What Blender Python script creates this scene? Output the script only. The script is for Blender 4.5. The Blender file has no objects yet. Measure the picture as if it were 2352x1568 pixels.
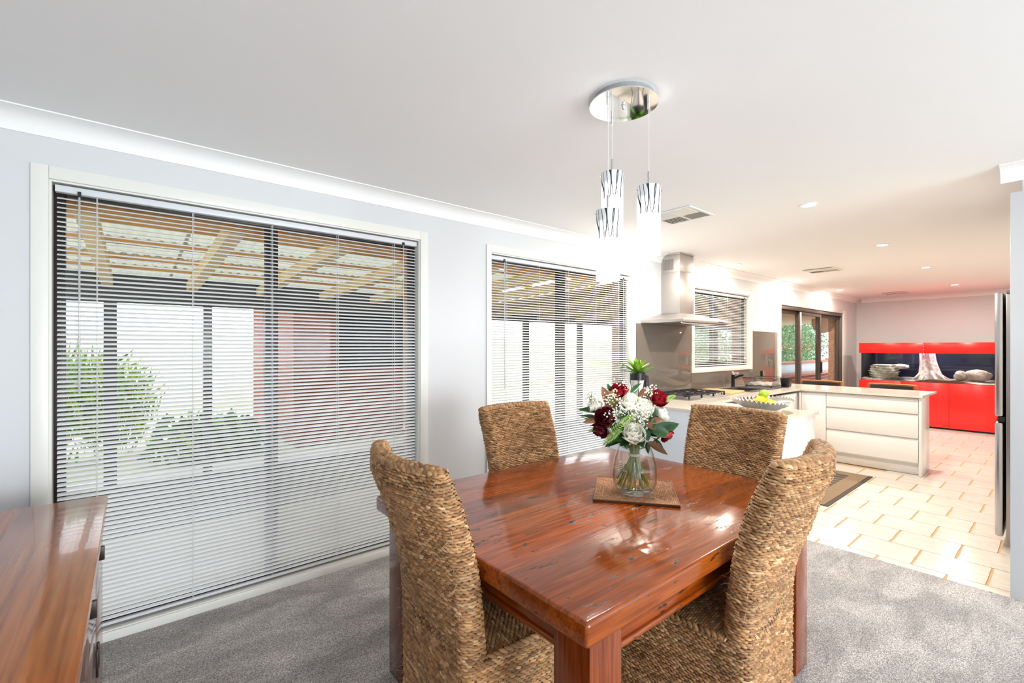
import bpy, bmesh, math, random
from mathutils import Vector, Matrix
PI = math.pi
R = math.radians
rnd = random.Random(7)
scene = bpy.context.scene
COL = scene.collection

# ------------------------------------------------------------ camera
FPX, CXP, HZ, CAMH = 1058.0, 1176.0, 797.0, 1.3846   # focal length, centre, horizon in photo pixels; lens height
YAW = R(50.51)                                        # angle between the view axis and the window wall
S_, C_ = math.sin(YAW), math.cos(YAW)
cam_data = bpy.data.cameras.new('camera')
cam_data.sensor_width = 36.0
cam_data.lens = FPX / 2352 * 36.0
cam_data.shift_y = (HZ - 784.0) / 2352.0
cam_data.clip_start = 0.05
cam_data.clip_end = 200
cam = bpy.data.objects.new('camera', cam_data)
COL.objects.link(cam)
cam.location = (0, 0, CAMH)
cam.rotation_euler = (PI / 2, 0, -(PI / 2 - YAW))
scene.camera = cam

# ------------------------------------------------------------ view, sky, big lights
vs = scene.view_settings
vs.view_transform = 'Standard'
vs.look = 'None'
vs.exposure = 0.18
vs.gamma = 1.0
vs.use_curve_mapping = False

world = bpy.data.worlds.new('sky')
scene.world = world
world.use_nodes = True
bgn = world.node_tree.nodes['Background']
bgn.inputs[0].default_value = (0.90, 0.95, 1.0, 1)
bgn.inputs[1].default_value = 3.0


def light(name, kind, loc, rot, energy, color, size=0.1, size_y=None, spot=None):
    L = bpy.data.lights.new(name, kind)
    L.energy = energy
    L.color = color
    if kind == 'AREA':
        L.size = size
        if size_y:
            L.shape = 'RECTANGLE'
            L.size_y = size_y
        else:
            L.shape = 'DISK'
    elif kind == 'POINT':
        L.shadow_soft_size = size
    elif kind == 'SPOT':
        L.shadow_soft_size = size
        L.spot_size = spot
        L.spot_blend = 0.6
    elif kind == 'SUN':
        L.angle = size
    o = bpy.data.objects.new(name, L)
    o.location = loc
    o.rotation_euler = rot
    COL.objects.link(o)
    return o


# daylight falling in through the big window and the glazed door of the living area behind the camera
light('daylight_back_window', 'AREA', (1.7, -4.40, 1.25), (R(90), 0, 0), 330, (0.88, 0.94, 1.0), 3.4, 2.2)


# ------------------------------------------------------------ measuring helpers (photo pixel -> point on a known plane)
def ray(px, py):
    r, u = (px - CXP) / FPX, (HZ - py) / FPX
    return (S_ * r + C_, -C_ * r + S_, u)


def onY(px, py, Y):
    x, y, z = ray(px, py)
    t = Y / y
    return Vector((x * t, Y, CAMH + z * t))


def onX(px, py, X):
    x, y, z = ray(px, py)
    t = X / x
    return Vector((X, y * t, CAMH + z * t))


def onZ(px, py, Z):
    x, y, z = ray(px, py)
    t = (Z - CAMH) / z
    return Vector((x * t, y * t, Z))


# ------------------------------------------------------------ mesh helpers
class MB:
    def __init__(s):
        s.v, s.f = [], []

    def add(s, vs_, fs):
        o = len(s.v)
        s.v += [tuple(p) for p in vs_]
        s.f += [tuple(i + o for i in f) for f in fs]
        return s

    def box(s, x0, x1, y0, y1, z0, z1, M=None):
        vs_ = [Vector((x, y, z)) for z in (z0, z1) for y in (y0, y1) for x in (x0, x1)]
        if M:
            vs_ = [M @ p for p in vs_]
        return s.add(vs_, [(0, 2, 3, 1), (4, 5, 7, 6), (0, 1, 5, 4), (2, 6, 7, 3), (0, 4, 6, 2), (1, 3, 7, 5)])

    def tube(s, pts, r, n=8, cap=True):
        pts = [Vector(p) for p in pts]
        rs = r if isinstance(r, (list, tuple)) else [r] * len(pts)
        rings = []
        prev = None
        for i, p in enumerate(pts):
            t = (pts[min(i + 1, len(pts) - 1)] - pts[max(i - 1, 0)]).normalized()
            if prev is None:
                a = Vector((0, 0, 1)) if abs(t.z) < 0.9 else Vector((1, 0, 0))
                u = t.cross(a).normalized()
            else:
                u = (prev - t * prev.dot(t)).normalized()
            prev = u
            w = t.cross(u)
            rings.append([p + (u * math.cos(2 * PI * k / n) + w * math.sin(2 * PI * k / n)) * rs[i] for k in range(n)])
        o = len(s.v)
        for ring in rings:
            s.v += [tuple(q) for q in ring]
        for i in range(len(pts) - 1):
            for k in range(n):
                k2 = (k + 1) % n
                s.f.append((o + i * n + k, o + i * n + k2, o + (i + 1) * n + k2, o + (i + 1) * n + k))
        if cap:
            s.f.append(tuple(o + k for k in reversed(range(n))))
            s.f.append(tuple(o + (len(pts) - 1) * n + k for k in range(n)))
        return s

    def lathe(s, prof, n=32, c=(0, 0), fn=None):
        o = len(s.v)
        for (r, z) in prof:
            for k in range(n):
                a = 2 * PI * k / n
                rr, zz = (r, z) if fn is None else fn(r, z, a)
                s.v.append((c[0] + rr * math.cos(a), c[1] + rr * math.sin(a), zz))
        for i in range(len(prof) - 1):
            for k in range(n):
                k2 = (k + 1) % n
                s.f.append((o + i * n + k, o + i * n + k2, o + (i + 1) * n + k2, o + (i + 1) * n + k))
        if prof[0][0] > 1e-5:
            s.f.append(tuple(o + k for k in reversed(range(n))))
        if prof[-1][0] > 1e-5:
            s.f.append(tuple(o + (len(prof) - 1) * n + k for k in range(n)))
        return s

    def prism(s, poly, axis, a, b):
        """poly: 2-D outline; axis: 0/1/2 extrusion axis"""
        def P3(p, t):
            if axis == 0:
                return (t, p[0], p[1])
            if axis == 1:
                return (p[0], t, p[1])
            return (p[0], p[1], t)
        n = len(poly)
        vs_ = [P3(p, a) for p in poly] + [P3(p, b) for p in poly]
        fs = [tuple(range(n))[::-1], tuple(range(n, 2 * n))]
        fs += [(i, (i + 1) % n, n + (i + 1) % n, n + i) for i in range(n)]
        return s.add(vs_, fs)

    def grid(s, fn, nu, nv, closed_u=False):
        o = len(s.v)
        for j in range(nv + 1):
            for i in range(nu if closed_u else nu + 1):
                s.v.append(tuple(fn(i / nu, j / nv)))
        w = nu if closed_u else nu + 1
        for j in range(nv):
            for i in range(nu):
                i2 = (i + 1) % w
                s.f.append((o + j * w + i, o + j * w + i2, o + (j + 1) * w + i2, o + (j + 1) * w + i))
        return s

    def ball(s, c, r, nu=10, nv=6):
        rx, ry, rz = r if isinstance(r, (tuple, list)) else (r, r, r)
        return s.grid(lambda u, v: (c[0] + rx * math.sin(PI * v) * math.cos(2 * PI * u), c[1] + ry * math.sin(PI * v) * math.sin(2 * PI * u),
                                    c[2] - rz * math.cos(PI * v)), nu, nv, True)

    def mesh(s, name):
        me = bpy.data.meshes.new(name)
        me.from_pydata(s.v, [], s.f)
        me.validate()
        bm = bmesh.new()
        bm.from_mesh(me)
        bmesh.ops.recalc_face_normals(bm, faces=bm.faces)
        bm.to_mesh(me)
        bm.free()
        return me

    def build(s, name, mat, parent=None, smooth=False, bevel=0, seg=2, angle=40):
        me = s.mesh(name)
        if bevel:
            bm = bmesh.new()
            bm.from_mesh(me)
            bmesh.ops.remove_doubles(bm, verts=bm.verts, dist=1e-5)
            es = [e for e in bm.edges if len(e.link_faces) == 2 and e.calc_face_angle(0) > R(30)]
            bmesh.ops.bevel(bm, geom=es, offset=bevel, segments=seg, profile=0.5, affect='EDGES', clamp_overlap=True)
            bm.to_mesh(me)
            bm.free()
        if mat is not None:
            me.materials.append(mat)
        if smooth or bevel:
            me.polygons.foreach_set('use_smooth', [True] * len(me.polygons))
            try:
                me.set_sharp_from_angle(angle=R(angle))
            except Exception:
                pass
        return link(name, me, parent)


def link(name, me, parent=None):
    o = bpy.data.objects.new(name, me)
    COL.objects.link(o)
    if parent:
        o.parent = parent
    return o


def tag(o, label=None, cat=None, group=None, kind=None):
    if label:
        o['label'] = label
    if cat:
        o['category'] = cat
    if group:
        o['group'] = group
    if kind:
        o['kind'] = kind
    return o


def thing(name, label, cat, loc=(0, 0, 0), rz=0, group=None):
    o = bpy.data.objects.new(name, None)
    o.empty_display_size = 0.05
    COL.objects.link(o)
    o.location = loc
    o.rotation_euler = (0, 0, rz)
    return tag(o, label, cat, group)


def struct(name, loc=(0, 0, 0)):
    o = bpy.data.objects.new(name, None)
    COL.objects.link(o)
    o.location = loc
    o['kind'] = 'structure'
    return o


def copy_tree(o, parent=None):
    c = o.copy()
    COL.objects.link(c)
    if parent:
        c.parent = parent
    for ch in list(o.children):
        copy_tree(ch, c)
    return c


def face_attr(me, name, cols):
    """one colour for each face (list of rgb)"""
    at = me.color_attributes.new(name, 'FLOAT_COLOR', 'CORNER')
    buf = []
    for p in me.polygons:
        c = cols[p.index]
        buf += [c[0], c[1], c[2], 1.0] * p.loop_total
    at.data.foreach_set('color', buf)


# ------------------------------------------------------------ materials
MATS = {}


def mat(name, color=(0.8, 0.8, 0.8), rough=0.5, metal=0.0, coat=0.0, spec=0.5, trans=0.0, ior=1.45, emit=None, estr=0.0, alpha=1.0, bump=None, vary=None, subs=0.0):
    """bump=(scale,strength,distance); vary=(scale, colour2, amount)"""
    if name in MATS:
        return MATS[name]
    m = bpy.data.materials.new(name)
    m.use_nodes = True
    nt = m.node_tree
    b = nt.nodes['Principled BSDF']
    b.inputs['Base Color'].default_value = (*color, 1)
    b.inputs['Roughness'].default_value = rough
    b.inputs['Metallic'].default_value = metal
    b.inputs['Coat Weight'].default_value = coat
    b.inputs['Coat Roughness'].default_value = 0.06
    b.inputs['Specular IOR Level'].default_value = spec
    b.inputs['Transmission Weight'].default_value = trans
    b.inputs['IOR'].default_value = ior
    b.inputs['Alpha'].default_value = alpha
    if emit:
        b.inputs['Emission Color'].default_value = (*emit, 1)
        b.inputs['Emission Strength'].default_value = estr
    tc = None
    if bump or vary:
        tc = nt.nodes.new('ShaderNodeTexCoord')
    if vary:
        n = nt.nodes.new('ShaderNodeTexNoise')
        n.inputs['Scale'].default_value = vary[0]
        n.inputs['Detail'].default_value = 4
        nt.links.new(tc.outputs['Object'], n.inputs['Vector'])
        mx = nt.nodes.new('ShaderNodeMix')
        mx.data_type = 'RGBA'
        mx.inputs[6].default_value = (*color, 1)
        mx.inputs[7].default_value = (*vary[1], 1)
        mr = nt.nodes.new('ShaderNodeMapRange')
        mr.inputs[1].default_value = 0.35
        mr.inputs[2].default_value = 0.65
        mr.inputs[4].default_value = vary[2]
        nt.links.new(n.outputs[0], mr.inputs[0])
        nt.links.new(mr.outputs[0], mx.inputs[0])
        nt.links.new(mx.outputs[2], b.inputs['Base Color'])
    if bump:
        n = nt.nodes.new('ShaderNodeTexNoise')
        n.inputs['Scale'].default_value = bump[0]
        n.inputs['Detail'].default_value = 3
        nt.links.new(tc.outputs['Object'], n.inputs['Vector'])
        bp = nt.nodes.new('ShaderNodeBump')
        bp.inputs['Strength'].default_value = bump[1]
        bp.inputs['Distance'].default_value = bump[2]
        nt.links.new(n.outputs[0], bp.inputs['Height'])
        nt.links.new(bp.outputs[0], b.inputs['Normal'])
    MATS[name] = m
    return m


def node(nt, kind, **kw):
    n = nt.nodes.new(kind)
    for k, v in kw.items():
        if k.startswith('i'):
            n.inputs[int(k[1:])].default_value = v
        else:
            setattr(n, k, v)
    return n


def ramp(nt, stops, interp='LINEAR'):
    n = nt.nodes.new('ShaderNodeValToRGB')
    cr = n.color_ramp
    cr.interpolation = interp
    while len(cr.elements) < len(stops):
        cr.elements.new(0.5)
    for e, (p, c) in zip(cr.elements, stops):
        e.position = p
        e.color = (*c, 1) if len(c) == 3 else c
    return n


def pane_mat(name, tint=(1, 1, 1), refl=0.6, rough=0.01):
    """thin window glass: lets light straight through and mirrors by the angle"""
    m = bpy.data.materials.new(name)
    m.use_nodes = True
    nt = m.node_tree
    nt.nodes.remove(nt.nodes['Principled BSDF'])
    out = nt.nodes['Material Output']
    tr = node(nt, 'ShaderNodeBsdfTransparent')
    tr.inputs[0].default_value = (*tint, 1)
    gl = node(nt, 'ShaderNodeBsdfGlossy')
    gl.inputs['Roughness'].default_value = 0.01
    fr = node(nt, 'ShaderNodeLayerWeight')
    fr.inputs[0].default_value = 0.5
    pw = node(nt, 'ShaderNodeMath', operation='POWER', i1=4.5)
    nt.links.new(fr.outputs['Facing'], pw.inputs[0])
    ad = node(nt, 'ShaderNodeMath', operation='MULTIPLY_ADD', i1=0.94, i2=0.04)
    nt.links.new(pw.outputs[0], ad.inputs[0])
    mu = node(nt, 'ShaderNodeMath', operation='MULTIPLY', i1=refl)
    mx = node(nt, 'ShaderNodeMixShader')
    nt.links.new(ad.outputs[0], mu.inputs[0])
    nt.links.new(mu.outputs[0], mx.inputs[0])
    nt.links.new(tr.outputs[0], mx.inputs[1])
    nt.links.new(gl.outputs[0], mx.inputs[2])
    nt.links.new(mx.outputs[0], out.inputs[0])
    return m


def attr_mat(name, rough=0.7, spec=0.3, hue=None, bump=None, coat=0.0, trans=None):
    """base colour from the face colours of the mesh, shifted a little object by object"""
    m = bpy.data.materials.new(name)
    m.use_nodes = True
    nt = m.node_tree
    b = nt.nodes['Principled BSDF']
    b.inputs['Roughness'].default_value = rough
    b.inputs['Specular IOR Level'].default_value = spec
    b.inputs['Coat Weight'].default_value = coat
    a = node(nt, 'ShaderNodeAttribute', attribute_name='Col')
    nt.links.new(a.outputs[0], b.inputs['Base Color'])
    if bump:
        tc = node(nt, 'ShaderNodeTexCoord')
        n = node(nt, 'ShaderNodeTexNoise')
        n.inputs['Scale'].default_value = bump[0]
        nt.links.new(tc.outputs['Object'], n.inputs['Vector'])
        bp = node(nt, 'ShaderNodeBump')
        bp.inputs['Strength'].default_value = bump[1]
        bp.inputs['Distance'].default_value = bump[2]
        nt.links.new(n.outputs[0], bp.inputs['Height'])
        nt.links.new(bp.outputs[0], b.inputs['Normal'])
    if trans:
        out = nt.nodes['Material Output']
        tl = node(nt, 'ShaderNodeBsdfTranslucent')
        nt.links.new(a.outputs[0], tl.inputs[0])
        mx = node(nt, 'ShaderNodeMixShader', i0=trans)
        nt.links.new(b.outputs[0], mx.inputs[1])
        nt.links.new(tl.outputs[0], mx.inputs[2])
        nt.links.new(mx.outputs[0], out.inputs[0])
    return m


def petal_mat(name, c1, c2, trans=0.35):
    m = mat(name, c1, 0.55, vary=(50, c2, 0.7))
    nt = m.node_tree
    b = nt.nodes['Principled BSDF']
    tl = node(nt, 'ShaderNodeBsdfTranslucent')
    tl.inputs[0].default_value = (*c2, 1)
    mx = node(nt, 'ShaderNodeMixShader', i0=trans)
    nt.links.new(b.outputs[0], mx.inputs[1])
    nt.links.new(tl.outputs[0], mx.inputs[2])
    nt.links.new(mx.outputs[0], nt.nodes['Material Output'].inputs[0])
    return m


def wood_mat(name, c_dark, c_mid, c_light, axis=0, scale=1.0, gloss=0.18, coat=0.6, knots=0.5, wear=0.5, bumpd=0.0012):
    """polished, knotty timber; grain runs along the axis; every board (object) gets its own cut"""
    m = bpy.data.materials.new(name)
    m.use_nodes = True
    nt = m.node_tree
    b = nt.nodes['Principled BSDF']
    L = nt.links.new
    tc = node(nt, 'ShaderNodeTexCoord')
    oi = node(nt, 'ShaderNodeObjectInfo')
    add = node(nt, 'ShaderNodeVectorMath', operation='ADD')
    rr = node(nt, 'ShaderNodeMath', operation='MULTIPLY', i1=37.0)
    L(oi.outputs['Random'], rr.inputs[0])
    L(tc.outputs['Object'], add.inputs[0])
    L(rr.outputs[0], add.inputs[1])
    st = [9.0, 9.0, 9.0]
    st[axis] = 0.9
    mp = node(nt, 'ShaderNodeMapping')
    mp.inputs['Scale'].default_value = [s * scale for s in st]
    L(add.outputs[0], mp.inputs[0])
    n1 = node(nt, 'ShaderNodeTexNoise')
    n1.inputs['Scale'].default_value = 1.6
    n1.inputs['Detail'].default_value = 5
    n1.inputs['Distortion'].default_value = 0.7
    L(mp.outputs[0], n1.inputs['Vector'])
    st2 = [60.0, 60.0, 60.0]
    st2[axis] = 2.5
    mp2 = node(nt, 'ShaderNodeMapping')
    mp2.inputs['Scale'].default_value = [s * scale for s in st2]
    L(add.outputs[0], mp2.inputs[0])
    n2 = node(nt, 'ShaderNodeTexNoise')
    n2.inputs['Scale'].default_value = 2.0
    n2.inputs['Detail'].default_value = 6
    n2.inputs['Distortion'].default_value = 0.4
    L(mp2.outputs[0], n2.inputs['Vector'])
    # rings of grain bent around the broad noise
    wv = node(nt, 'ShaderNodeMath', operation='MULTIPLY', i1=26.0)
    L(n1.outputs[0], wv.inputs[0])
    sn = node(nt, 'ShaderNodeMath', operation='SINE')
    L(wv.outputs[0], sn.inputs[0])
    mixf = node(nt, 'ShaderNodeMath', operation='MULTIPLY_ADD', i1=0.07, i2=0.0)
    L(sn.outputs[0], mixf.inputs[0])
    sm = node(nt, 'ShaderNodeMath', operation='ADD')
    L(mixf.outputs[0], sm.inputs[0])
    L(n2.outputs[0], sm.inputs[1])
    s2 = node(nt, 'ShaderNodeMath', operation='MULTIPLY_ADD', i1=0.5, i2=-0.22)
    L(n1.outputs[0], s2.inputs[0])
    s3 = node(nt, 'ShaderNodeMath', operation='ADD')
    L(sm.outputs[0], s3.inputs[0])
    L(s2.outputs[0], s3.inputs[1])
    # board to board shift
    s4 = node(nt, 'ShaderNodeMath', operation='MULTIPLY_ADD', i1=0.34, i2=-0.17)
    L(oi.outputs['Random'], s4.inputs[0])
    s5 = node(nt, 'ShaderNodeMath', operation='ADD')
    L(s3.outputs[0], s5.inputs[0])
    L(s4.outputs[0], s5.inputs[1])
    cr = ramp(nt, [(0.10, c_dark), (0.50, c_mid), (0.92, c_light)])
    L(s5.outputs[0], cr.inputs[0])
    # dark nail holes, gouges and knots
    st3 = [11.0, 11.0, 11.0]
    st3[axis] = 3.0
    mp3 = node(nt, 'ShaderNodeMapping')
    mp3.inputs['Scale'].default_value = [s * scale for s in st3]
    L(add.outputs[0], mp3.inputs[0])
    n3 = node(nt, 'ShaderNodeTexNoise')
    n3.inputs['Scale'].default_value = 3.0
    n3.inputs['Detail'].default_value = 7
    n3.inputs['Roughness'].default_value = 0.72
    L(mp3.outputs[0], n3.inputs['Vector'])
    th = 0.74 - 0.12 * knots
    k1 = node(nt, 'ShaderNodeMapRange', i1=th - 0.035, i2=th + 0.02)
    L(n3.outputs[0], k1.inputs[0])
    st4 = [150.0, 150.0, 150.0]
    st4[axis] = 4.5
    mp4 = node(nt, 'ShaderNodeMapping')
    mp4.inputs['Scale'].default_value = [s * scale for s in st4]
    L(add.outputs[0], mp4.inputs[0])
    n4 = node(nt, 'ShaderNodeTexNoise')
    n4.inputs['Scale'].default_value = 1.4
    n4.inputs['Detail'].default_value = 3
    L(mp4.outputs[0], n4.inputs['Vector'])
    k2 = node(nt, 'ShaderNodeMapRange', i1=0.67, i2=0.78, i4=0.55 * wear)
    L(n4.outputs[0], k2.inputs[0])
    km = node(nt, 'ShaderNodeMath', operation='MAXIMUM')
    L(k1.outputs[0], km.inputs[0])
    L(k2.outputs[0], km.inputs[1])
    mx = node(nt, 'ShaderNodeMix', data_type='RGBA')
    mx.inputs[7].default_value = (0.016, 0.007, 0.004, 1)
    L(km.outputs[0], mx.inputs[0])
    # some boards are browner than others
    fr_ = node(nt, 'ShaderNodeMath', operation='MULTIPLY', i1=7.31)
    L(oi.outputs['Random'], fr_.inputs[0])
    fr2 = node(nt, 'ShaderNodeMath', operation='FRACT')
    L(fr_.outputs[0], fr2.inputs[0])
    fr3 = node(nt, 'ShaderNodeMapRange', i1=0.45, i2=1.0, i4=0.45)
    L(fr2.outputs[0], fr3.inputs[0])
    hb = node(nt, 'ShaderNodeMix', data_type='RGBA')
    hb.inputs[7].default_value = (c_mid[0] * 0.62, c_mid[1] * 1.25, c_mid[2] * 2.0, 1)
    L(fr3.outputs[0], hb.inputs[0])
    L(cr.outputs[0], hb.inputs[6])
    L(hb.outputs[2], mx.inputs[6])
    L(mx.outputs[2], b.inputs['Base Color'])
    b.inputs['Specular IOR Level'].default_value = 0.35
    b.inputs['Roughness'].default_value = gloss
    b.inputs['Coat Weight'].default_value = coat
    b.inputs['Coat Roughness'].default_value = 0.05
    n5 = node(nt, 'ShaderNodeTexNoise')
    st5 = [16.0, 16.0, 16.0]
    st5[axis] = 3.0
    mp5 = node(nt, 'ShaderNodeMapping')
    mp5.inputs['Scale'].default_value = st5
    L(add.outputs[0], mp5.inputs[0])
    L(mp5.outputs[0], n5.inputs['Vector'])
    n5.inputs['Scale'].default_value = 1.2
    n5.inputs['Detail'].default_value = 4
    hs = node(nt, 'ShaderNodeMath', operation='MULTIPLY_ADD', i1=-0.35, i2=0.0)
    L(km.outputs[0], hs.inputs[0])
    hs2 = node(nt, 'ShaderNodeMath', operation='ADD')
    L(hs.outputs[0], hs2.inputs[0])
    L(n5.outputs[0], hs2.inputs[1])
    hs3 = node(nt, 'ShaderNodeMath', operation='MULTIPLY_ADD', i1=0.10)
    L(n2.outputs[0], hs3.inputs[0])
    L(hs2.outputs[0], hs3.inputs[2])
    bp = node(nt, 'ShaderNodeBump')
    bp.inputs['Strength'].default_value = 0.55
    bp.inputs['Distance'].default_value = bumpd
    L(hs3.outputs[0], bp.inputs['Height'])
    L(bp.outputs[0], b.inputs['Normal'])
    L(bp.outputs[0], b.inputs['Coat Normal'])
    MATS[name] = m
    return m


M_wall = mat('wall_paint', (0.665, 0.675, 0.695), 0.6, bump=(220, 0.05, 0.001))
M_ceil = mat('ceiling_paint', (0.86, 0.86, 0.86), 0.7)
M_corn = mat('cornice_paint', (0.90, 0.90, 0.90), 0.55)
M_trim = mat('cream_gloss_trim', (0.80, 0.80, 0.76), 0.3)
M_frame = mat('bronze_aluminium', (0.030, 0.023, 0.020), 0.4, metal=0.3)
M_doorfr = mat('brown_aluminium', (0.085, 0.063, 0.052), 0.4, metal=0.2)
M_slat = mat('blind_slat_paint', (0.86, 0.88, 0.90), 0.28)
M_rail = mat('blind_rail_paint', (0.70, 0.72, 0.76), 0.35)
M_cord = mat('blind_cord', (0.75, 0.75, 0.74), 0.6)
M_clear = mat('clear_plastic_wand', (0.8, 0.82, 0.85), 0.1, trans=0.6)
M_pane = pane_mat('window_pane_glass', (1, 1, 1), 0.18)
M_white = mat('white_gloss_cabinet', (0.84, 0.83, 0.81), 0.12)
M_whitem = mat('white_matt', (0.82, 0.82, 0.80), 0.5)
M_stone = mat('pale_stone_worktop', (0.74, 0.69, 0.62), 0.12, vary=(160, (0.62, 0.57, 0.50), 0.6))
M_steel = mat('brushed_steel', (0.52, 0.50, 0.48), 0.40, metal=1.0, bump=(90, 0.04, 0.001))
M_steel2 = mat('fridge_steel', (0.50, 0.50, 0.51), 0.25, metal=1.0)
M_chrome = mat('chrome', (0.85, 0.85, 0.86), 0.04, metal=1.0)
M_black = mat('black_satin', (0.012, 0.012, 0.014), 0.35)
M_blackm = mat('black_iron', (0.022, 0.024, 0.03), 0.5)
M_dark = mat('dark_void', (0.01, 0.01, 0.01), 0.8)
# ============================================================ THE SETTING
WY = 2.88            # room face of the window wall
XL, XF = -0.62, 11.80
CEIL = 2.40
XCARPET = 3.73


def carpet_material():
    m = bpy.data.materials.new('grey_cut_pile_carpet')
    m.use_nodes = True
    nt = m.node_tree
    L = nt.links.new
    b = nt.nodes['Principled BSDF']
    b.inputs['Roughness'].default_value = 0.95
    b.inputs['Specular IOR Level'].default_value = 0.1
    b.inputs['Sheen Weight'].default_value = 0.3
    tc = node(nt, 'ShaderNodeTexCoord')
    n = node(nt, 'ShaderNodeTexNoise')
    n.inputs['Scale'].default_value = 210
    n.inputs['Detail'].default_value = 3
    L(tc.outputs['Object'], n.inputs['Vector'])
    n2 = node(nt, 'ShaderNodeTexNoise')        # brushed swathes of pile
    n2.inputs['Scale'].default_value = 2.6
    n2.inputs['Detail'].default_value = 3
    n2.inputs['Distortion'].default_value = 0.8
    mp = node(nt, 'ShaderNodeMapping')
    mp.inputs['Scale'].default_value = (1.0, 2.4, 1.0)
    mp.inputs['Rotation'].default_value = (0, 0, 0.35)
    L(tc.outputs['Object'], mp.inputs[0])
    L(mp.outputs[0], n2.inputs['Vector'])
    cr = ramp(nt, [(0.34, (0.135, 0.122, 0.115)), (0.5, (0.35, 0.325, 0.310)), (0.66, (0.66, 0.625, 0.60))])
    L(n.outputs[0], cr.inputs[0])
    mr = node(nt, 'ShaderNodeMapRange', i1=0.36, i2=0.64, i3=0.72, i4=1.18)
    L(n2.outputs[0], mr.inputs[0])
    mx = node(nt, 'ShaderNodeMix', data_type='RGBA', blend_type='MULTIPLY')
    mx.inputs[0].default_value = 1.0
    L(cr.outputs[0], mx.inputs[6])
    L(mr.outputs[0], mx.inputs[7])
    L(mx.outputs[2], b.inputs['Base Color'])
    bp = node(nt, 'ShaderNodeBump')
    bp.inputs['Strength'].default_value = 0.9
    bp.inputs['Distance'].default_value = 0.006
    L(n.outputs[0], bp.inputs['Height'])
    L(bp.outputs[0], b.inputs['Normal'])
    return m


def build_floor():
    g = struct('floor')
    slab = MB().box(XL - 0.3, XF + 0.3, -4.5, 3.2, -0.20, -0.012).build('slab', mat('concrete', (0.4, 0.38, 0.36), 0.9), g)
    MB().box(XCARPET, XF, -0.5, WY, -0.012, -0.004).build('grout', mat('tan_grout', (0.52, 0.35, 0.19), 0.8, bump=(60, 0.3, 0.002)), g)
    carpet = MB()
    nx, ny = 60, 2
    carpet.box(XL, XCARPET, -4.3, WY, -0.012, 0.006)
    c = carpet.build('carpet', carpet_material(), g)
    # ragged cut edge of the pile along the tiles
    e = MB()
    rr = random.Random(3)
    for k in range(420):
        y = -0.45 + k * (3.30 / 420)
        e.box(XCARPET - 0.01, XCARPET + 0.002 + rr.random() * 0.006, y, y + 0.008, -0.002, 0.004 + rr.random() * 0.003)
    eo = e.build('carpet_edge', MATS.get('x') or c.data.materials[0], g)
    eo['kind'] = 'stuff'
    # tiles laid in running bond, one object each
    tm = bpy.data.materials.new('cream_glazed_tile')
    tm.use_nodes = True
    nt = tm.node_tree
    L = nt.links.new
    b = nt.nodes['Principled BSDF']
    b.inputs['Roughness'].default_value = 0.16
    tc = node(nt, 'ShaderNodeTexCoord')
    oi = node(nt, 'ShaderNodeObjectInfo')
    mp = node(nt, 'ShaderNodeMapping')
    mp.inputs['Scale'].default_value = (10, 3, 1)
    ad = node(nt, 'ShaderNodeVectorMath', operation='ADD')
    L(tc.outputs['Object'], ad.inputs[0])
    L(oi.outputs['Location'], ad.inputs[1])
    L(ad.outputs[0], mp.inputs[0])
    n = node(nt, 'ShaderNodeTexNoise')
    n.inputs['Scale'].default_value = 2.4
    n.inputs['Detail'].default_value = 4
    n.inputs['Distortion'].default_value = 1.0
    L(mp.outputs[0], n.inputs['Vector'])
    cr = ramp(nt, [(0.25, (0.59, 0.545, 0.49)), (0.6, (0.69, 0.645, 0.59))])
    L(n.outputs[0], cr.inputs[0])
    L(cr.outputs[0], b.inputs['Base Color'])
    bp = node(nt, 'ShaderNodeBump')
    bp.inputs['Strength'].default_value = 0.35
    bp.inputs['Distance'].default_value = 0.002
    L(n.outputs[0], bp.inputs['Height'])
    L(bp.outputs[0], b.inputs['Normal'])
    PX, PY = 0.327, 0.3375

    def tile_mesh(k, w=PX, h=PY):
        rr = random.Random(k)
        x1 = w - 0.007
        n = 9
        edge = [(0.0075 + (rr.random() - 0.5) * 0.004) for _ in range(n)]
        edge2 = [h - 0.0075 + (rr.random() - 0.5) * 0.004 for _ in range(n)]
        poly = [(x1 * i / (n - 1), edge[i]) for i in range(n)] + [(x1 * i / (n - 1), edge2[i]) for i in reversed(range(n))]
        mb = MB().prism(poly, 2, -0.010, 0.0)
        me = mb.mesh('tile')
        me.materials.append(tm)
        return me
    ms = [tile_mesh(k) for k in range(6)]
    narrow = tile_mesh(11, 0.104)
    cnt = 0
    for r in range(-1, 25):
        x = 3.838 + PX * r if r >= 0 else 3.838 - 0.104
        if x + PX > XF + 0.2:
            continue
        off = 0.310 if r % 2 == 0 else 0.480
        for q in range(-3, 9):
            y = off + PY * q
            if y < -0.52 or y + PY > WY + 0.3:
                continue
            if x < 4.2 and y > 1.25:
                continue
            if x < 4.6 and y < -0.1:
                continue
            if x < 6.5 and y > 1.75:
                continue
            if 6.4 < x < 7.0 and y > 1.1:
                continue
            if x > 7.0 and y > 1.75:
                continue
            if x > 10.4 and y > 0.3:
                if x > 10.6:
                    continue
            o = link('tile', narrow if r < 0 else ms[(r * 5 + q * 3) % 6], g)
            o.location = (x, y, 0)
            cnt += 1


build_floor()

# ceiling
tag(MB().box(XL - 0.3, XF + 0.3, -4.5, 3.2, CEIL, CEIL + 0.12).build('ceiling', M_ceil), kind='structure')

# window wall with its four openings (x0, x1, z0, z1)
OPEN = [(-0.285, 1.542, 0.045, 2.130), (2.158, 3.955, 0.045, 2.125), (5.205, 6.690, 1.130, 2.105), (7.80, 10.85, 0.0, 2.05)]


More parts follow.
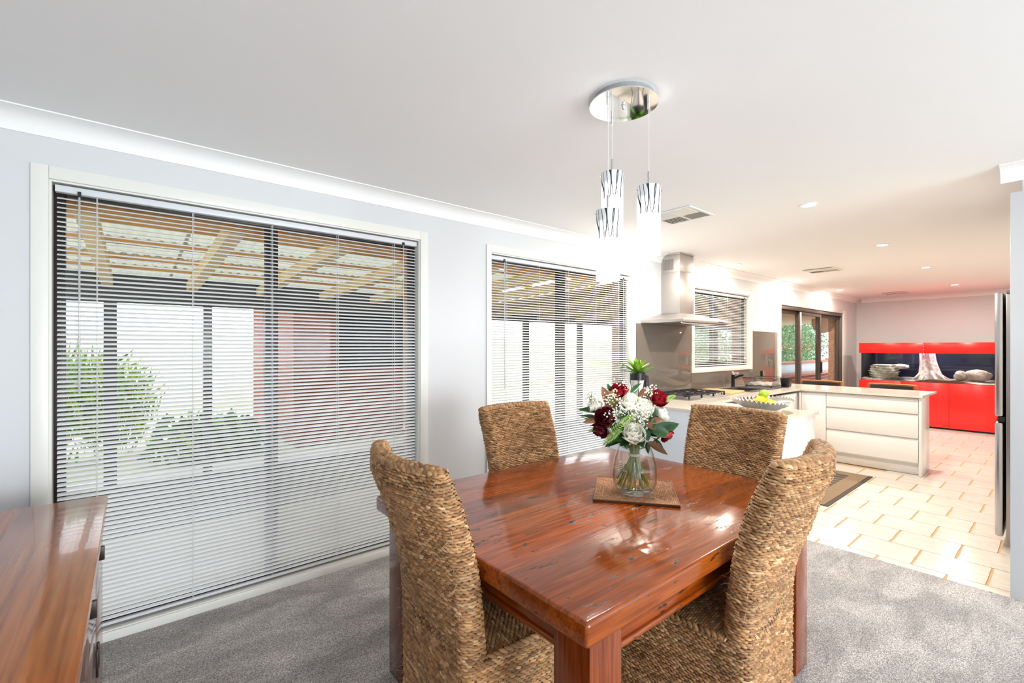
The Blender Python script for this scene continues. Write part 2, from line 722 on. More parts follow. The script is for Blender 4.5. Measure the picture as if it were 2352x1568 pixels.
def build_window_wall():
    g = struct('wall_window')
    mb = MB()
    x = XL - 0.12
    for (x0, x1, z0, z1) in OPEN:
        mb.box(x, x0, WY, WY + 0.10, 0, CEIL)
        if z0 > 0:
            mb.box(x0, x1, WY, WY + 0.10, 0, z0)
        mb.box(x0, x1, WY, WY + 0.10, z1, CEIL)
        x = x1
    mb.box(x, XF + 0.1, WY, WY + 0.10, 0, CEIL)
    mb.build('plaster', M_wall, g)
    bk = MB()
    x = XL - 0.12
    for (x0, x1, z0, z1) in OPEN:
        bk.box(x, x0, WY + 0.101, WY + 0.24, 0, CEIL)
        if z0 > 0:
            bk.box(x0, x1, WY + 0.101, WY + 0.24, 0, z0)
        bk.box(x0, x1, WY + 0.101, WY + 0.24, z1, CEIL)
        x = x1
    bk.box(x, XF + 0.1, WY + 0.101, WY + 0.24, 0, CEIL)
    bk.build('outer_brickwork', mat('outer_brick', (0.42, 0.22, 0.13), 0.9, vary=(14, (0.55, 0.36, 0.25), 0.8)), g)


build_window_wall()

# the other walls
tag(MB().box(XL - 0.12, XL, -4.3, WY, 0, CEIL).build('wall_left', M_wall), kind='structure')


def wall_with_hole(name, axis, pos, a0, a1, h0, h1, z0, z1, m=M_wall):
    mb = MB()
    def bx(a, b, c, d):
        if axis == 'y':
            mb.box(a, b, pos - 0.1, pos, c, d)
        else:
            mb.box(pos, pos + 0.1, a, b, c, d)
    bx(a0, h0, 0, CEIL)
    bx(h1, a1, 0, CEIL)
    bx(h0, h1, z1, CEIL)
    if z0 > 0.01:
        bx(h0, h1, 0, z0)
    return tag(mb.build(name, m), kind='structure')


wall_with_hole('wall_back', 'y', -4.3, XL, 3.81, 0.0, 3.4, 0.05, 2.15)
tag(MB().box(3.815, 3.915, -4.3, -0.46, 0, CEIL).build('wall_right', M_wall), kind='structure')
tag(MB().box(3.815, 4.60, -0.458, 0.172, 2.237, CEIL).build('wall_bulkhead', M_wall), kind='structure')
tag(MB().box(3.917, XF + 0.1, -0.62, -0.50, 0, CEIL).build('wall_kitchen', M_wall), kind='structure')
tag(MB().box(XF, XF + 0.12, -0.5, WY, 0, CEIL).build('wall_far', M_wall), kind='structure')

# cornices: a cove with two small flats
c9 = 0.088
PROF = [(0, 0), (0, -c9), (-0.006, -c9), (-0.006, -c9 + 0.008)]
for i in range(9):
    a = R(90 * i / 8)
    PROF.append((-c9 + 0.010 + (c9 - 0.018) * math.cos(a), -c9 + 0.010 + (c9 - 0.020) * math.sin(a) * 0 + (c9 - 0.020) * (1 - math.cos(R(90 * i / 8))) * 0 + (c9 - 0.020) * (math.sin(a))))
# concave curve: mirror of the quarter circle
PROF = [(0, 0), (0, -c9), (-0.006, -c9), (-0.006, -c9 + 0.010)]
rc = c9 - 0.020
for i in range(1, 9):
    a = R(90 * i / 9)
    PROF.append((-0.008 - rc * (1 - math.cos(a)), -c9 + 0.010 + rc * math.sin(a)))
PROF += [(-c9 + 0.010, -0.006), (-c9, -0.006), (-c9, 0)]


def cornice(name, axis, wall, a, b, sgn=1):
    if axis == 'x':      # runs along X on a wall at Y = wall, room on the lower-Y side (sgn=1)
        poly = [(wall + sgn * p[0], CEIL + p[1]) for p in PROF]
        mb = MB().prism(poly, 0, a, b)
    else:                # runs along Y on a wall at X = wall
        poly = [(wall + sgn * p[0], CEIL + p[1]) for p in PROF]
        mb = MB().prism(poly, 1, a, b)
    o = mb.build(name, M_corn, smooth=True, angle=35)
    return tag(o, kind='structure')


cornice('trim_1', 'x', WY, XL, XF)
cornice('trim_2', 'y', XF, -0.5, WY - c9)
cornice('trim_3', 'y', 3.815, -4.3, 0.255)
cornice('trim_4', 'x', -0.50, 3.92, XF - c9, -1)

# skirting boards beside the floor-length windows
M_skirt = M_trim
for nm, a, b in (('baseboard_left', XL, -0.345), ('baseboard_middle', 1.612, 2.110)):
    tag(MB().box(a, b, WY - 0.012, WY, 0.004, 0.085).build(nm, M_skirt, bevel=0.003), kind='structure')


def window(name, x0, x1, z0, z1, arch, mull, sill=False, panes=True):
    g = struct(name)
    aw, yb = 0.058, WY + 0.10
    ax0, ax1, az1 = arch
    t = 0.014
    # timber surround on the wall face
    MB().box(ax0, x0, WY - t, WY, 0.006 if not sill else z0 - 0.055, az1).build('architrave', M_trim, g, bevel=0.003)
    MB().box(x1, ax1, WY - t, WY, 0.006 if not sill else z0 - 0.055, az1).build('architrave', M_trim, g, bevel=0.003)
    MB().box(x0, x1, WY - t, WY, z1, az1).build('architrave', M_trim, g, bevel=0.003)
    MB().box(x0, x1, WY - t, WY, (0.006 if not sill else z0 - 0.055), z0 + 0.004).build('architrave', M_trim, g, bevel=0.003)
    # lining of the opening
    MB().box(x0, x0 + 0.008, WY, yb, z0, z1).build('lining', M_trim, g)
    MB().box(x1 - 0.008, x1, WY, yb, z0, z1).build('lining', M_trim, g)
    MB().box(x0 + 0.008, x1 - 0.008, WY, yb, z1 - 0.008, z1).build('lining', M_trim, g)
    MB().box(x0 + 0.008, x1 - 0.008, WY, yb, z0, z0 + 0.008).build('window_sill', M_trim, g)
    # aluminium frame
    f0, f1 = WY + 0.060, WY + 0.105
    ix0, ix1, iz0, iz1 = x0 + 0.009, x1 - 0.009, z0 + 0.009, z1 - 0.009
    MB().box(ix0, ix0 + 0.038, f0, f1, iz0, iz1).build('window_frame', M_frame, g, bevel=0.002)
    MB().box(ix1 - 0.038, ix1, f0, f1, iz0, iz1).build('window_frame', M_frame, g, bevel=0.002)
    MB().box(ix0 + 0.039, ix1 - 0.039, f0, f1, iz1 - 0.045, iz1).build('window_frame', M_frame, g, bevel=0.002)
    MB().box(ix0 + 0.039, ix1 - 0.039, f0, f1, iz0, iz0 + 0.050).build('window_frame', M_frame, g, bevel=0.002)
    if mull:
        MB().box(mull[0], mull[1], f0 - 0.006, f1, iz0 + 0.051, iz1 - 0.046).build('mullion', M_frame, g, bevel=0.002)
        spans = [(ix0 + 0.039, mull[0]), (mull[1], ix1 - 0.039)]
    else:
        spans = [(ix0 + 0.039, ix1 - 0.039)]
    for a, b in spans:
        MB().box(a, b, f0 + 0.018, f0 + 0.022, iz0 + 0.051, iz1 - 0.046).build('pane', M_pane, g)
    return g


window('window_1', *OPEN[0], (-0.342, 1.600, 2.188), (0.590, 0.655))
window('window_2', *OPEN[1], (2.112, 4.005, 2.183), (2.965, 3.045))
window('window_3', *OPEN[2], (5.140, 6.780, 2.165), (5.775, 5.905), sill=True)


# ------------------------------------------------------------ venetian blinds
def slat_mesh(L):
    n = 4
    w, th = 0.025, 0.0007
    pts = []
    for i in range(n + 1):
        t = i / n - 0.5
        pts.append((t * w, 0.0022 * (1 - 4 * t * t)))
    poly = pts + [(p[0], p[1] - th) for p in reversed(pts)]
    me = MB().prism(poly, 0, -L / 2, L / 2).mesh('slat')
    me.materials.append(M_slat)
    me.polygons.foreach_set('use_smooth', [True] * len(me.polygons))
    me.set_sharp_from_angle(angle=R(40))
    return me


def blind(label, x0, x1, z0, z1, Y, cords, wand, pull, tilt=25.5, pitch=0.0213):
    g = thing('venetian_blind', label, 'blind', ((x0 + x1) / 2, Y, z0))
    cx = (x0 + x1) / 2
    L = x1 - x0
    H = z1 - z0
    MB().box(-L / 2, L / 2, -0.019, 0.019, H - 0.034, H - 0.004).build('head_rail', M_rail, g, bevel=0.002)
    MB().box(-L / 2 + 0.004, L / 2 - 0.004, -0.012, 0.012, 0.006, 0.020).build('bottom_rail', M_rail, g, bevel=0.003)
    me = slat_mesh(L - 0.012)
    z = 0.038
    k = 0
    rr = random.Random(int(x0 * 100) + 5)
    while z < H - 0.045:
        o = link('slat', me, g)
        o.location = (0, 0, z)
        low = max(0.0, 1 - k / 5)
        o.rotation_euler = (R(tilt + rr.uniform(-1.5, 1.5) - 12 * low), 0, 0)
        z += pitch
        k += 1
    for xc in cords:
        mb = MB()
        for dy in (-0.0125, 0.0125):
            mb.tube([(xc - cx, dy, 0.01), (xc - cx, dy, H - 0.035)], 0.0009, 4)
        mb.tube([(xc - cx + 0.004, -0.0128, 0.01), (xc - cx + 0.004, -0.0128, H - 0.035)], 0.0007, 4)
        mb.build('ladder_cord', M_cord, g)
    if wand:
        wx, wz = wand
        w = MB().tube([(wx - cx, -0.026, H - 0.050), (wx - cx, -0.028, wz - z0)], 0.0042, 6)
        w.build('tilt_wand', M_clear, g)
        MB().box(wx - cx - 0.006, wx - cx + 0.006, -0.030, -0.019, H - 0.050, H - 0.024).build('wand_clip', M_black, g)
    if pull:
        px_, pz = pull
        w = MB()
        for d in (-0.004, 0.004):
            w.tube([(px_ - cx + d * 0.3, -0.024, H - 0.03), (px_ - cx + d, -0.025, pz - z0)], 0.0010, 4)
        w.build('pull_cord', M_cord, g)
        MB().lathe([(0.004, pz - z0 + 0.002), (0.006, pz - z0 - 0.008), (0.010, pz - z0 - 0.026), (0.0, pz - z0 - 0.027)], 8, (px_ - cx, -0.025)).build('tassel', M_cord, g, smooth=True)
        MB().box(px_ - cx - 0.008, px_ - cx + 0.008, -0.026, -0.019, H - 0.040, H - 0.022).build('cord_lock', M_black, g)
    return g


BY = WY + 0.030
blind('wide silver slat blind in the tall window beside the timber sideboard', -0.268, 1.525, 0.062, 2.118, BY,
      (-0.129, 0.242, 0.615, 0.986, 1.360), (-0.187, 1.17), (1.423, 0.86))
blind('silver slat blind in the tall window between the chair and the range hood', 2.172, 3.940, 0.062, 2.113, BY,
      (2.33, 2.69, 3.05, 3.429, 3.776), (2.30, 1.05), (3.847, 1.05))
blind('short slat blind in the kitchen window above the sink', 5.222, 6.672, 1.143, 2.093, BY,
      (5.303, 5.70, 6.085, 6.464), None, (6.57, 1.25))


# ------------------------------------------------------------ sliding door beyond the kitchen
def sliding_door():
    x0, x1, z0, z1 = OPEN[3]
    g = struct('door_1')
    t = 0.014
    MB().box(x0 - 0.10, x0, WY - t, WY, 0.0, z1 + 0.06).build('architrave', M_trim, g, bevel=0.003)
    MB().box(x1, x1 + 0.28, WY - t, WY, 0.0, z1 + 0.06).build('architrave', M_trim, g, bevel=0.003)
    MB().box(x0, x1, WY - t, WY, z1, z1 + 0.06).build('architrave', M_trim, g, bevel=0.003)
    f0, f1 = WY + 0.0, WY + 0.10
    MB().box(x0, x1, f0, f1, z1 - 0.06, z1).build('door_frame', M_doorfr, g, bevel=0.002)
    MB().box(x0, x1, f0, f1, 0, 0.03).build('door_track', M_doorfr, g, bevel=0.002)
    MB().box(x0, x0 + 0.04, f0, f1, 0.03, z1 - 0.06).build('door_frame', M_doorfr, g, bevel=0.002)
    MB().box(x1 - 0.05, x1, f0, f1, 0.03, z1 - 0.06).build('door_frame', M_doorfr, g, bevel=0.002)
    # two glazed leaves: outer fixed, inner sliding
    def leaf(a, b, y, handle=None):
        d = bpy.data.objects.new('door_leaf', None)
        COL.objects.link(d)
        d.parent = g
        mb = MB()
        w = 0.075
        mb.box(a, a + w, y, y + 0.035, 0.03, z1 - 0.062)
        mb.box(b - w, b, y, y + 0.035, 0.03, z1 - 0.062)
        mb.box(a + w, b - w, y, y + 0.035, z1 - 0.122, z1 - 0.062)
        mb.box(a + w, b - w, y, y + 0.035, 0.03, 0.13)
        mb.build('leaf_frame', M_doorfr, d, bevel=0.002)
        MB().box(a + w, b - w, y + 0.015, y + 0.019, 0.13, z1 - 0.122).build('pane', M_pane, d)
        if handle:
            MB().box(handle - 0.012, handle + 0.012, y - 0.035, y - 0.001, 0.92, 1.12).build('handle', M_black, d, bevel=0.004)
    xa = onY(1833, 800, WY + 0.05).x
    xb = onY(1878, 800, WY + 0.05).x
    leaf(x0 + 0.045, xa + 0.05, WY + 0.052)
    leaf(xa - 0.03, xb + 0.06, WY + 0.012, xb)
    leaf(xb + 0.0, x1 - 0.055, WY + 0.052)


sliding_door()

# big window frame in the living area behind the camera (its daylight fills the room)
g4 = struct('window_4')
for a, b, c, d in ((0.0, 0.06, 0.05, 2.15), (1.67, 1.73, 0.05, 2.15), (3.34, 3.4, 0.05, 2.15)):
    MB().box(a, b, -4.39, -4.33, c, d).build('window_frame', M_frame, g4)
for c, d in ((0.05, 0.11), (2.09, 2.15)):
    MB().box(0.06, 3.34, -4.39, -4.33, c, d).build('window_frame', M_frame, g4)
# ============================================================ DINING AREA
M_table = wood_mat('red_gum_table', (0.065, 0.009, 0.001), (0.200, 0.031, 0.002), (0.42, 0.085, 0.006), 0, 1.0, 0.16, 0.42, 0.9, 0.6)
M_tabley = wood_mat('red_gum_table_y', (0.055, 0.008, 0.001), (0.165, 0.026, 0.002), (0.31, 0.062, 0.006), 1, 1.0, 0.2, 0.6, 0.2, 0.4)
M_tablez = wood_mat('red_gum_table_z', (0.045, 0.008, 0.002), (0.150, 0.025, 0.003), (0.29, 0.064, 0.009), 2, 1.0, 0.2, 0.6, 0.15, 0.3)
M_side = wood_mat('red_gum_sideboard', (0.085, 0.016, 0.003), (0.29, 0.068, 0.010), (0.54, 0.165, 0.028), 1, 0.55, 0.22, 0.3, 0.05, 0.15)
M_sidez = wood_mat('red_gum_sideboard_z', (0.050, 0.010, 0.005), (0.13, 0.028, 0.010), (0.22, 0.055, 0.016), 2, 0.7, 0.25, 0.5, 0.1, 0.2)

TX0, TX1, TY0, TY1, TZ = 0.796, 2.310, 0.697, 1.875, 0.755


def dining_table():
    ox, oy = (TX0 + TX1) / 2, (TY0 + TY1) / 2
    g = thing('dining_table', 'thick rustic red timber dining table polished to a gloss', 'table', (ox, oy, 0.006))
    L, W, T = TX1 - TX0, TY1 - TY0, 0.062
    zt = TZ - 0.006
    widths = [0.165, 0.150, 0.185, 0.160, 0.190, 0.155, W - 1.005]
    y = -W / 2
    for i, w in enumerate(widths):
        bm = bmesh.new()
        me = MB().box(-L / 2, L / 2, y + 0.0003, y + w - 0.0003, zt - T, zt).mesh('plank')
        bm.from_mesh(me)
        ev_out, ev_in = [], []
        for e in bm.edges:
            a, b = e.verts[0].co, e.verts[1].co
            mid = (a + b) / 2
            endx = abs(abs(mid.x) - L / 2) < 1e-4
            outy = (i == 0 and abs(mid.y - (-W / 2)) < 2e-3) or (i == len(widths) - 1 and abs(mid.y - W / 2) < 2e-3)
            topb = abs(mid.z - zt) < 1e-4 or abs(mid.z - (zt - T)) < 1e-4
            if (endx and topb) or (outy and (topb or endx)):
                ev_out.append(e)
            elif topb:
                ev_in.append(e)
        bmesh.ops.bevel(bm, geom=ev_out, offset=0.011, segments=4, profile=0.5, affect='EDGES', clamp_overlap=True)
        bm.to_mesh(me)
        bm.free()
        me.materials.append(M_table)
        me.polygons.foreach_set('use_smooth', [True] * len(me.polygons))
        me.set_sharp_from_angle(angle=R(35))
        link('plank', me, g)
        y += w
    lw = 0.125
    for sx in (-1, 1):
        for sy in (-1, 1):
            cx, cy = sx * (L / 2 - 0.045 - lw / 2), sy * (W / 2 - 0.032 - lw / 2)
            MB().box(cx - lw / 2, cx + lw / 2, cy - lw / 2, cy + lw / 2, 0, zt - T - 0.0005).build('leg', M_tablez, g, bevel=0.006)
    az0, az1 = zt - T - 0.105, zt - T - 0.001
    xi, yi = L / 2 - 0.045 - lw, W / 2 - 0.032 - lw
    for sy in (-1, 1):
        yc = sy * (W / 2 - 0.032 - 0.045)
        MB().box(-xi + 0.001, xi - 0.001, yc - 0.014, yc + 0.014, az0, az1).build('apron', M_table, g, bevel=0.003)
        MB().tube([(-xi + 0.001, yc + sy * 0.014, az0 + 0.012), (xi - 0.001, yc + sy * 0.014, az0 + 0.012)], 0.011, 10).build('apron_bead', M_table, g, smooth=True)
    for sx in (-1, 1):
        xc = sx * (L / 2 - 0.045 - 0.045)
        MB().box(xc - 0.014, xc + 0.014, -yi + 0.001, yi - 0.001, az0, az1).build('apron', M_tabley, g, bevel=0.003)
        MB().tube([(xc + sx * 0.014, -yi + 0.001, az0 + 0.012), (xc + sx * 0.014, yi - 0.001, az0 + 0.012)], 0.011, 10).build('apron_bead', M_tabley, g, smooth=True)


dining_table()

# ------------------------------------------------------------ woven chairs
M_weave = attr_mat('banana_leaf_weave', 0.55, 0.35, bump=(700, 0.25, 0.001))
M_core = mat('weave_core', (0.060, 0.032, 0.015), 0.9)
SEATZ = 0.475
BW = 0.245          # half width of the back


def back_off(z):
    """how far the back leans away from the sitter at a height"""
    if z < 0.50:
        return 0.0
    t = (z - 0.50) / 0.55
    return 0.045 * t + 0.095 * t ** 2.6


def make_chair_meshes():
    rr = random.Random(21)
    TH = 0.078

    def half_w(z):
        return BW * (0.93 + 0.08 * min(1, max(0, (z - 0.3) / 0.7)))

    def back_loop(z, n=64):
        """outline of the back at height z, local: facing +x, returns pts + outward normals, counter-clockwise seen from above"""
        off = -0.205 - back_off(z)
        hw = half_w(z)
        bow = 0.052 * min(1, max(0.0, (z - SEATZ) / 0.32))
        pts = []
        m = 22
        topf = min(1.0, max(0.0, (z - 0.985) / 0.055))
        th = TH * (1 - 0.35 * topf)
        # front side (towards sitter) from -hw to +hw ; hollow: the middle lies further back
        for i in range(m):
            t = -1 + 2 * i / (m - 1)
            y = t * (hw - 0.028)
            pts.append(Vector((off - bow * (1 - t * t), y, z)))
        # +y end cap
        for i in range(1, 6):
            a = PI / 2 * 0 + PI * i / 6
            pts.append(Vector((off - th / 2 + th / 2 * math.cos(a), hw - 0.028 + 0.028 * math.sin(a), z)))
        for i in range(m):
            t = 1 - 2 * i / (m - 1)
            y = t * (hw - 0.028)
            pts.append(Vector((off - th - bow * (1 - t * t), y, z)))
        for i in range(1, 6):
            a = PI * i / 6
            pts.append(Vector((off - th / 2 - th / 2 * math.cos(a), -hw + 0.028 - 0.028 * math.sin(a), z)))
        return pts

    def skirt_loop(z):
        hw = half_w(z)
        x0, x1 = -0.205 - TH, 0.265
        r = 0.03
        pts = []
        def arc(cx, cy, a0):
            for i in range(5):
                a = a0 + PI / 2 * i / 4
                pts.append(Vector((cx + r * math.cos(a), cy + r * math.sin(a), z)))
        arc(x1 - r, hw - r, 0)
        arc(x0 + r, hw - r, PI / 2)
        arc(x0 + r, -hw + r, PI)
        arc(x1 - r, -hw + r, 3 * PI / 2)
        return pts

    def resample(loop, step, phase, closed=True):
        L = loop + ([loop[0]] if closed else [])
        ds = [0]
        for a, b in zip(L, L[1:]):
            ds.append(ds[-1] + (b - a).length)
        tot = ds[-1]
        n = max(3, int(round(tot / step)))
        out = []
        j = 0
        for k in range(n):
            d = (k + phase) / n * tot
            d = d % tot if closed else min(d, tot - 1e-6)
            j = 0
            while ds[j + 1] < d:
                j += 1
            f = (d - ds[j]) / max(1e-9, ds[j + 1] - ds[j])
            p = L[j].lerp(L[j + 1], f)
            out.append((p, (L[j + 1] - L[j]).normalized()))
        return out, tot / n

    PAL = [(0.45, 0.260, 0.120), (0.37, 0.195, 0.082), (0.52, 0.335, 0.175), (0.28, 0.135, 0.055), (0.60, 0.42, 0.24), (0.17, 0.078, 0.032)]

    def pick(p, band):
        w = 0.5 + 0.5 * math.sin(p.z * 23 + band) * math.sin(p.x * 9 + p.y * 7 + 1.3 * band)
        u = rr.random()
        if u < 0.03 + 0.07 * (1 - w):
            c = PAL[5]
        elif u < 0.26:
            c = PAL[3]
        elif u < 0.55:
            c = PAL[1]
        elif u < 0.80:
            c = PAL[0]
        elif u < 0.93:
            c = PAL[2]
        else:
            c = PAL[4]
        c = (c[0] * 0.72 + 0.105, c[1] * 0.69 + 0.056, c[2] * 0.66 + 0.024)
        s = 0.72 + 0.46 * rr.random() + 0.22 * (w - 0.5)
        return (c[0] * s, c[1] * s * (0.96 + 0.08 * rr.random()), c[2] * s)

    class Weave:
        def __init__(s):
            s.mb = MB()
            s.cols = []

        def stitch(s, p, t, nrm, L, h, d, col, twist):
            b = nrm.cross(t).normalized()
            tt = (t * math.cos(twist) + b * math.sin(twist)).normalized()
            bb = nrm.cross(tt).normalized()
            n0 = len(s.mb.f)
            secs = ((-0.5, 0.55, -0.42), (-0.27, 0.90, 0.22), (0.0, 1.0, 0.48), (0.27, 0.90, 0.22), (0.5, 0.55, -0.42))
            o = len(s.mb.v)
            K = 5
            for (a, sc, up) in secs:
                c = p + tt * (a * L) + nrm * (up * d)
                for k in range(K):
                    an = PI * k / (K - 1)
                    s.mb.v.append(tuple(c + bb * (math.cos(an) * h * 0.5 * sc) + nrm * ((math.sin(an) - 0.25) * d * 0.9 * sc)))
            for i in range(len(secs) - 1):
                for k in range(K - 1):
                    s.mb.f.append((o + i * K + k, o + i * K + k + 1, o + (i + 1) * K + k + 1, o + (i + 1) * K + k))
            s.cols += [col] * (len(s.mb.f) - n0)

        def build(s, name):
            me = bpy.data.meshes.new(name)
            me.from_pydata(s.mb.v, [], s.mb.f)
            face_attr(me, 'Col', s.cols)
            me.materials.append(M_weave)
            me.polygons.foreach_set('use_smooth', [True] * len(me.polygons))
            return me

    PITCH, STEP = 0.0088, 0.0195
    def rows(w, loopfn, z0, z1, band):
        z = z0
        k = 0
        while z < z1:
            lp = loopfn(z)
            up = loopfn(z + 0.01)
            cen = sum(lp, Vector()) / len(lp)
            items, st = resample(lp, STEP, 0.5 * (k % 2) + 0.12 * rr.random())
            col = pick(lp[0], band + rr.random())
            for (p, t) in items:
                if rr.random() < 0.8:
                    col = pick(p, band)
                jt = rr.uniform(0.80, 1.18)
                cj = (col[0] * jt, col[1] * jt, col[2] * jt)
                side = Vector((t.y, -t.x, 0))
                # lean of the wall
                i0 = min(range(len(lp)), key=lambda i: (lp[i] - p).length_squared)
                ax = (up[i0] - lp[i0]).normalized()
                nrm = t.cross(ax)
                if nrm.dot(side) < 0:
                    nrm = -nrm
                nrm.normalize()
                q = p + ax * rr.uniform(-0.0012, 0.0012)
                w.stitch(q, t, nrm, st * 1.42 * rr.uniform(0.85, 1.2), PITCH * rr.uniform(0.82, 1.12), 0.0060 * rr.uniform(0.75, 1.35), cj, R(-9 + rr.uniform(-8, 8)))
            z += PITCH
            k += 1

    ZT = 1.040
    wb = Weave()
    rows(wb, back_loop, SEATZ - 0.0015, ZT, 0.3)
    # rounded top edge of the back: two rows of thicker plaits along it
    lp = back_loop(ZT)
    m = 22
    for j, f in enumerate((0.06, 0.24, 0.42, 0.58, 0.76, 0.94)):
        line = [lp[i].lerp(lp[27 + (m - 1 - i)], f) + Vector((0, 0, 0.010 * math.sin(PI * f))) for i in range(m)]
        line = [lp[0].lerp(lp[48], f) + Vector((0, -0.016, 0.004))] + line + [lp[21].lerp(lp[27], f) + Vector((0, 0.016, 0.004))]
        items, st = resample(line, STEP, 0.5 * (j % 2), closed=False)
        for (p, t) in items:
            tilt = (f - 0.5) * 1.6
            nrm = Vector((-math.sin(tilt) * 1.0, 0, math.cos(tilt)))
            nrm = (nrm - t * nrm.dot(t)).normalized()
            wb.stitch(p, t, nrm, st * 1.5, 0.0165, 0.0070, pick(p, 2.0), R(-22 + rr.uniform(-12, 12)))
    for sc, dz in ((0.80, 0.006), (0.45, 0.011)):
        lp2 = []
        for p in lp:
            yc = max(-(half_w(ZT) - 0.028), min(half_w(ZT) - 0.028, p.y))
            tt = yc / (half_w(ZT) - 0.028)
            cx_ = -0.205 - back_off(ZT) - TH * 0.65 / 2 - 0.052 * (1 - tt * tt)
            c = Vector((cx_, yc, ZT))
            lp2.append(c + (p - c) * sc + Vector((0, 0, dz)))
        items, st = resample(lp2, STEP, 0.3 * sc)
        for (p, t) in items:
            nrm = (Vector((t.y, -t.x, 0)) * 0.8 * sc + Vector((0, 0, 1))).normalized()
            wb.stitch(p, t, nrm, st * 1.4, 0.016, 0.006, pick(p, 2.4), R(-20 + rr.uniform(-10, 10)))
    ws = Weave()
    rows(ws, skirt_loop, 0.034, SEATZ - 0.004, 1.7)
    we = Weave()
    x = -0.222
    k = 0
    while x < 0.262:
        hw = half_w(SEATZ) - 0.008
        n = int(2 * hw / STEP)
        for i in range(n):
            y = -hw + (i + 0.5 * (k % 2) + 0.5) * 2 * hw / n
            if y > hw:
                continue
            dome = 0.018 * (1 - (y / hw) ** 2) * (1 - ((x - 0.02) / 0.26) ** 2)
            p = Vector((x, y, SEATZ + dome))
            we.stitch(p, Vector((0, 1, 0)), Vector((0, 0, 1)), 0.034, PITCH * 1.05, 0.0055, pick(p, 3.1), R(-8 + rr.uniform(-6, 6)))
        x += PITCH
        k += 1
    # plaited edge around the seat
    lp = skirt_loop(SEATZ)
    items, st = resample(lp, 0.02, 0)
    for (p, t) in items:
        if p.x < -0.20:
            continue
        nrm = Vector((t.y * 0.7, -t.x * 0.7, 0.7)).normalized()
        we.stitch(p + Vector((0, 0, 0.002)), t, nrm, st * 1.6, 0.014, 0.006, pick(p, 4.0), R(-30))

    # dark core behind the weave
    core = MB()
    zs = [SEATZ - 0.03, 0.55, 0.65, 0.75, 0.85, 0.92, 0.97, 1.01, ZT + 0.004]
    loops = [back_loop(z) for z in zs]
    n = len(loops[0])
    o = len(core.v)
    for lp_, z in zip(loops, zs):
        c = sum(lp_, Vector()) / n
        for p in lp_:
            core.v.append(tuple(p))
    for i in range(len(zs) - 1):
        for k in range(n):
            core.f.append((o + i * n + k, o + i * n + (k + 1) % n, o + (i + 1) * n + (k + 1) % n, o + (i + 1) * n + k))
    top = o + (len(zs) - 1) * n
    m = 22
    for i in range(m - 1):
        core.f.append((top + i, top + i + 1, top + 27 + (m - 2 - i), top + 27 + (m - 1 - i)))
    core.f.append(tuple(top + k for k in range(21, 28)))
    core.f.append(tuple(top + k for k in list(range(48, n)) + [0]))
    lo = [skirt_loop(0.03), skirt_loop(SEATZ - 0.002)]
    n = len(lo[0])
    o = len(core.v)
    for lp_ in lo:
        core.v += [tuple(p) for p in lp_]
    for k in range(n):
        core.f.append((o + k, o + (k + 1) % n, o + n + (k + 1) % n, o + n + k))
    core.f.append(tuple(o + n + k for k in range(n)))
    core.f.append(tuple(o + k for k in reversed(range(n))))
    hw = half_w(SEATZ) - 0.008
    core.grid(lambda u, v: (-0.23 + 0.49 * u, -hw + 2 * hw * v, SEATZ - 0.002 + 0.018 * (1 - (2 * v - 1) ** 2) * max(0, 1 - ((-0.25 + 0.49 * u) / 0.26) ** 2)), 10, 10)
    me_core = core.mesh('frame')
    me_core.materials.append(M_core)
    # loose fibres sticking out of the weave, most of them low on the corners
    fr = MB()
    fcols = []
    for k in range(850):
        z = 0.10 + 0.95 * rr.random() ** 0.9
        lp_ = back_loop(z) if z > SEATZ else skirt_loop(z)
        i = rr.randrange(len(lp_))
        if z > SEATZ and rr.random() < 0.55:
            i = rr.choice(list(range(22, 27)) + list(range(49, 54)))
        p = lp_[i]
        q = lp_[(i + 1) % len(lp_)]
        t = (q - p).normalized()
        nrm = Vector((t.y, -t.x, 0.0))
        if nrm.length < 0.1:
            continue
        d = (nrm * rr.uniform(0.05, 0.5) + t * rr.uniform(-1, 1) + Vector((0, 0, rr.uniform(-1, 0.6)))).normalized()
        ln = rr.uniform(0.012, 0.040)
        a = p + nrm * 0.004
        side = d.cross(nrm).normalized() * 0.00036
        mid = a + d * ln * 0.55 + nrm * 0.002
        e = a + d * ln + Vector((0, 0, -0.004 * rr.random()))
        n0 = len(fr.f)
        fr.add([a - side, a + side, mid + side, mid - side, e], [(0, 1, 2, 3), (3, 2, 4)])
        c = rr.choice(PAL[:3] + [PAL[4]])
        fcols += [c] * (len(fr.f) - n0)
    me_fr = bpy.data.meshes.new('loose_fibres')
    me_fr.from_pydata(fr.v, [], fr.f)
    face_attr(me_fr, 'Col', fcols)
    me_fr.materials.append(M_weave)
    feet = MB()
    return wb.build('backrest'), ws.build('skirt'), we.build('seat'), me_core, me_fr


CH = make_chair_meshes()
foot_me = MB().box(-0.02, 0.02, -0.02, 0.02, 0.006, 0.034).mesh('foot')
foot_me.materials.append(mat('dark_foot', (0.05, 0.03, 0.02), 0.6))


def woven_chair(label, loc, rz):
    g = thing('woven_dining_chair', label, 'chair', (loc[0], loc[1], 0), rz, 'woven chairs around the dining table')
    for nm, me, st in (('backrest', CH[0], 1), ('skirt', CH[1], 1), ('seat', CH[2], 1), ('frame', CH[3], 0), ('loose_fibres', CH[4], 1)):
        o = link(nm, me, g)
        if nm == 'loose_fibres':
            o['kind'] = 'stuff'
    for sx in (-0.24, 0.22):
        for sy in (-0.19, 0.19):
            o = link('foot', foot_me, g)
            o.location = (sx, sy, 0)
    return g


def seat_at(fx, fy, rz):
    """chair origin so that the front face of its back (at seat height, mid width) stands at fx, fy"""
    return (fx + 0.205 * math.cos(rz), fy + 0.205 * math.sin(rz))


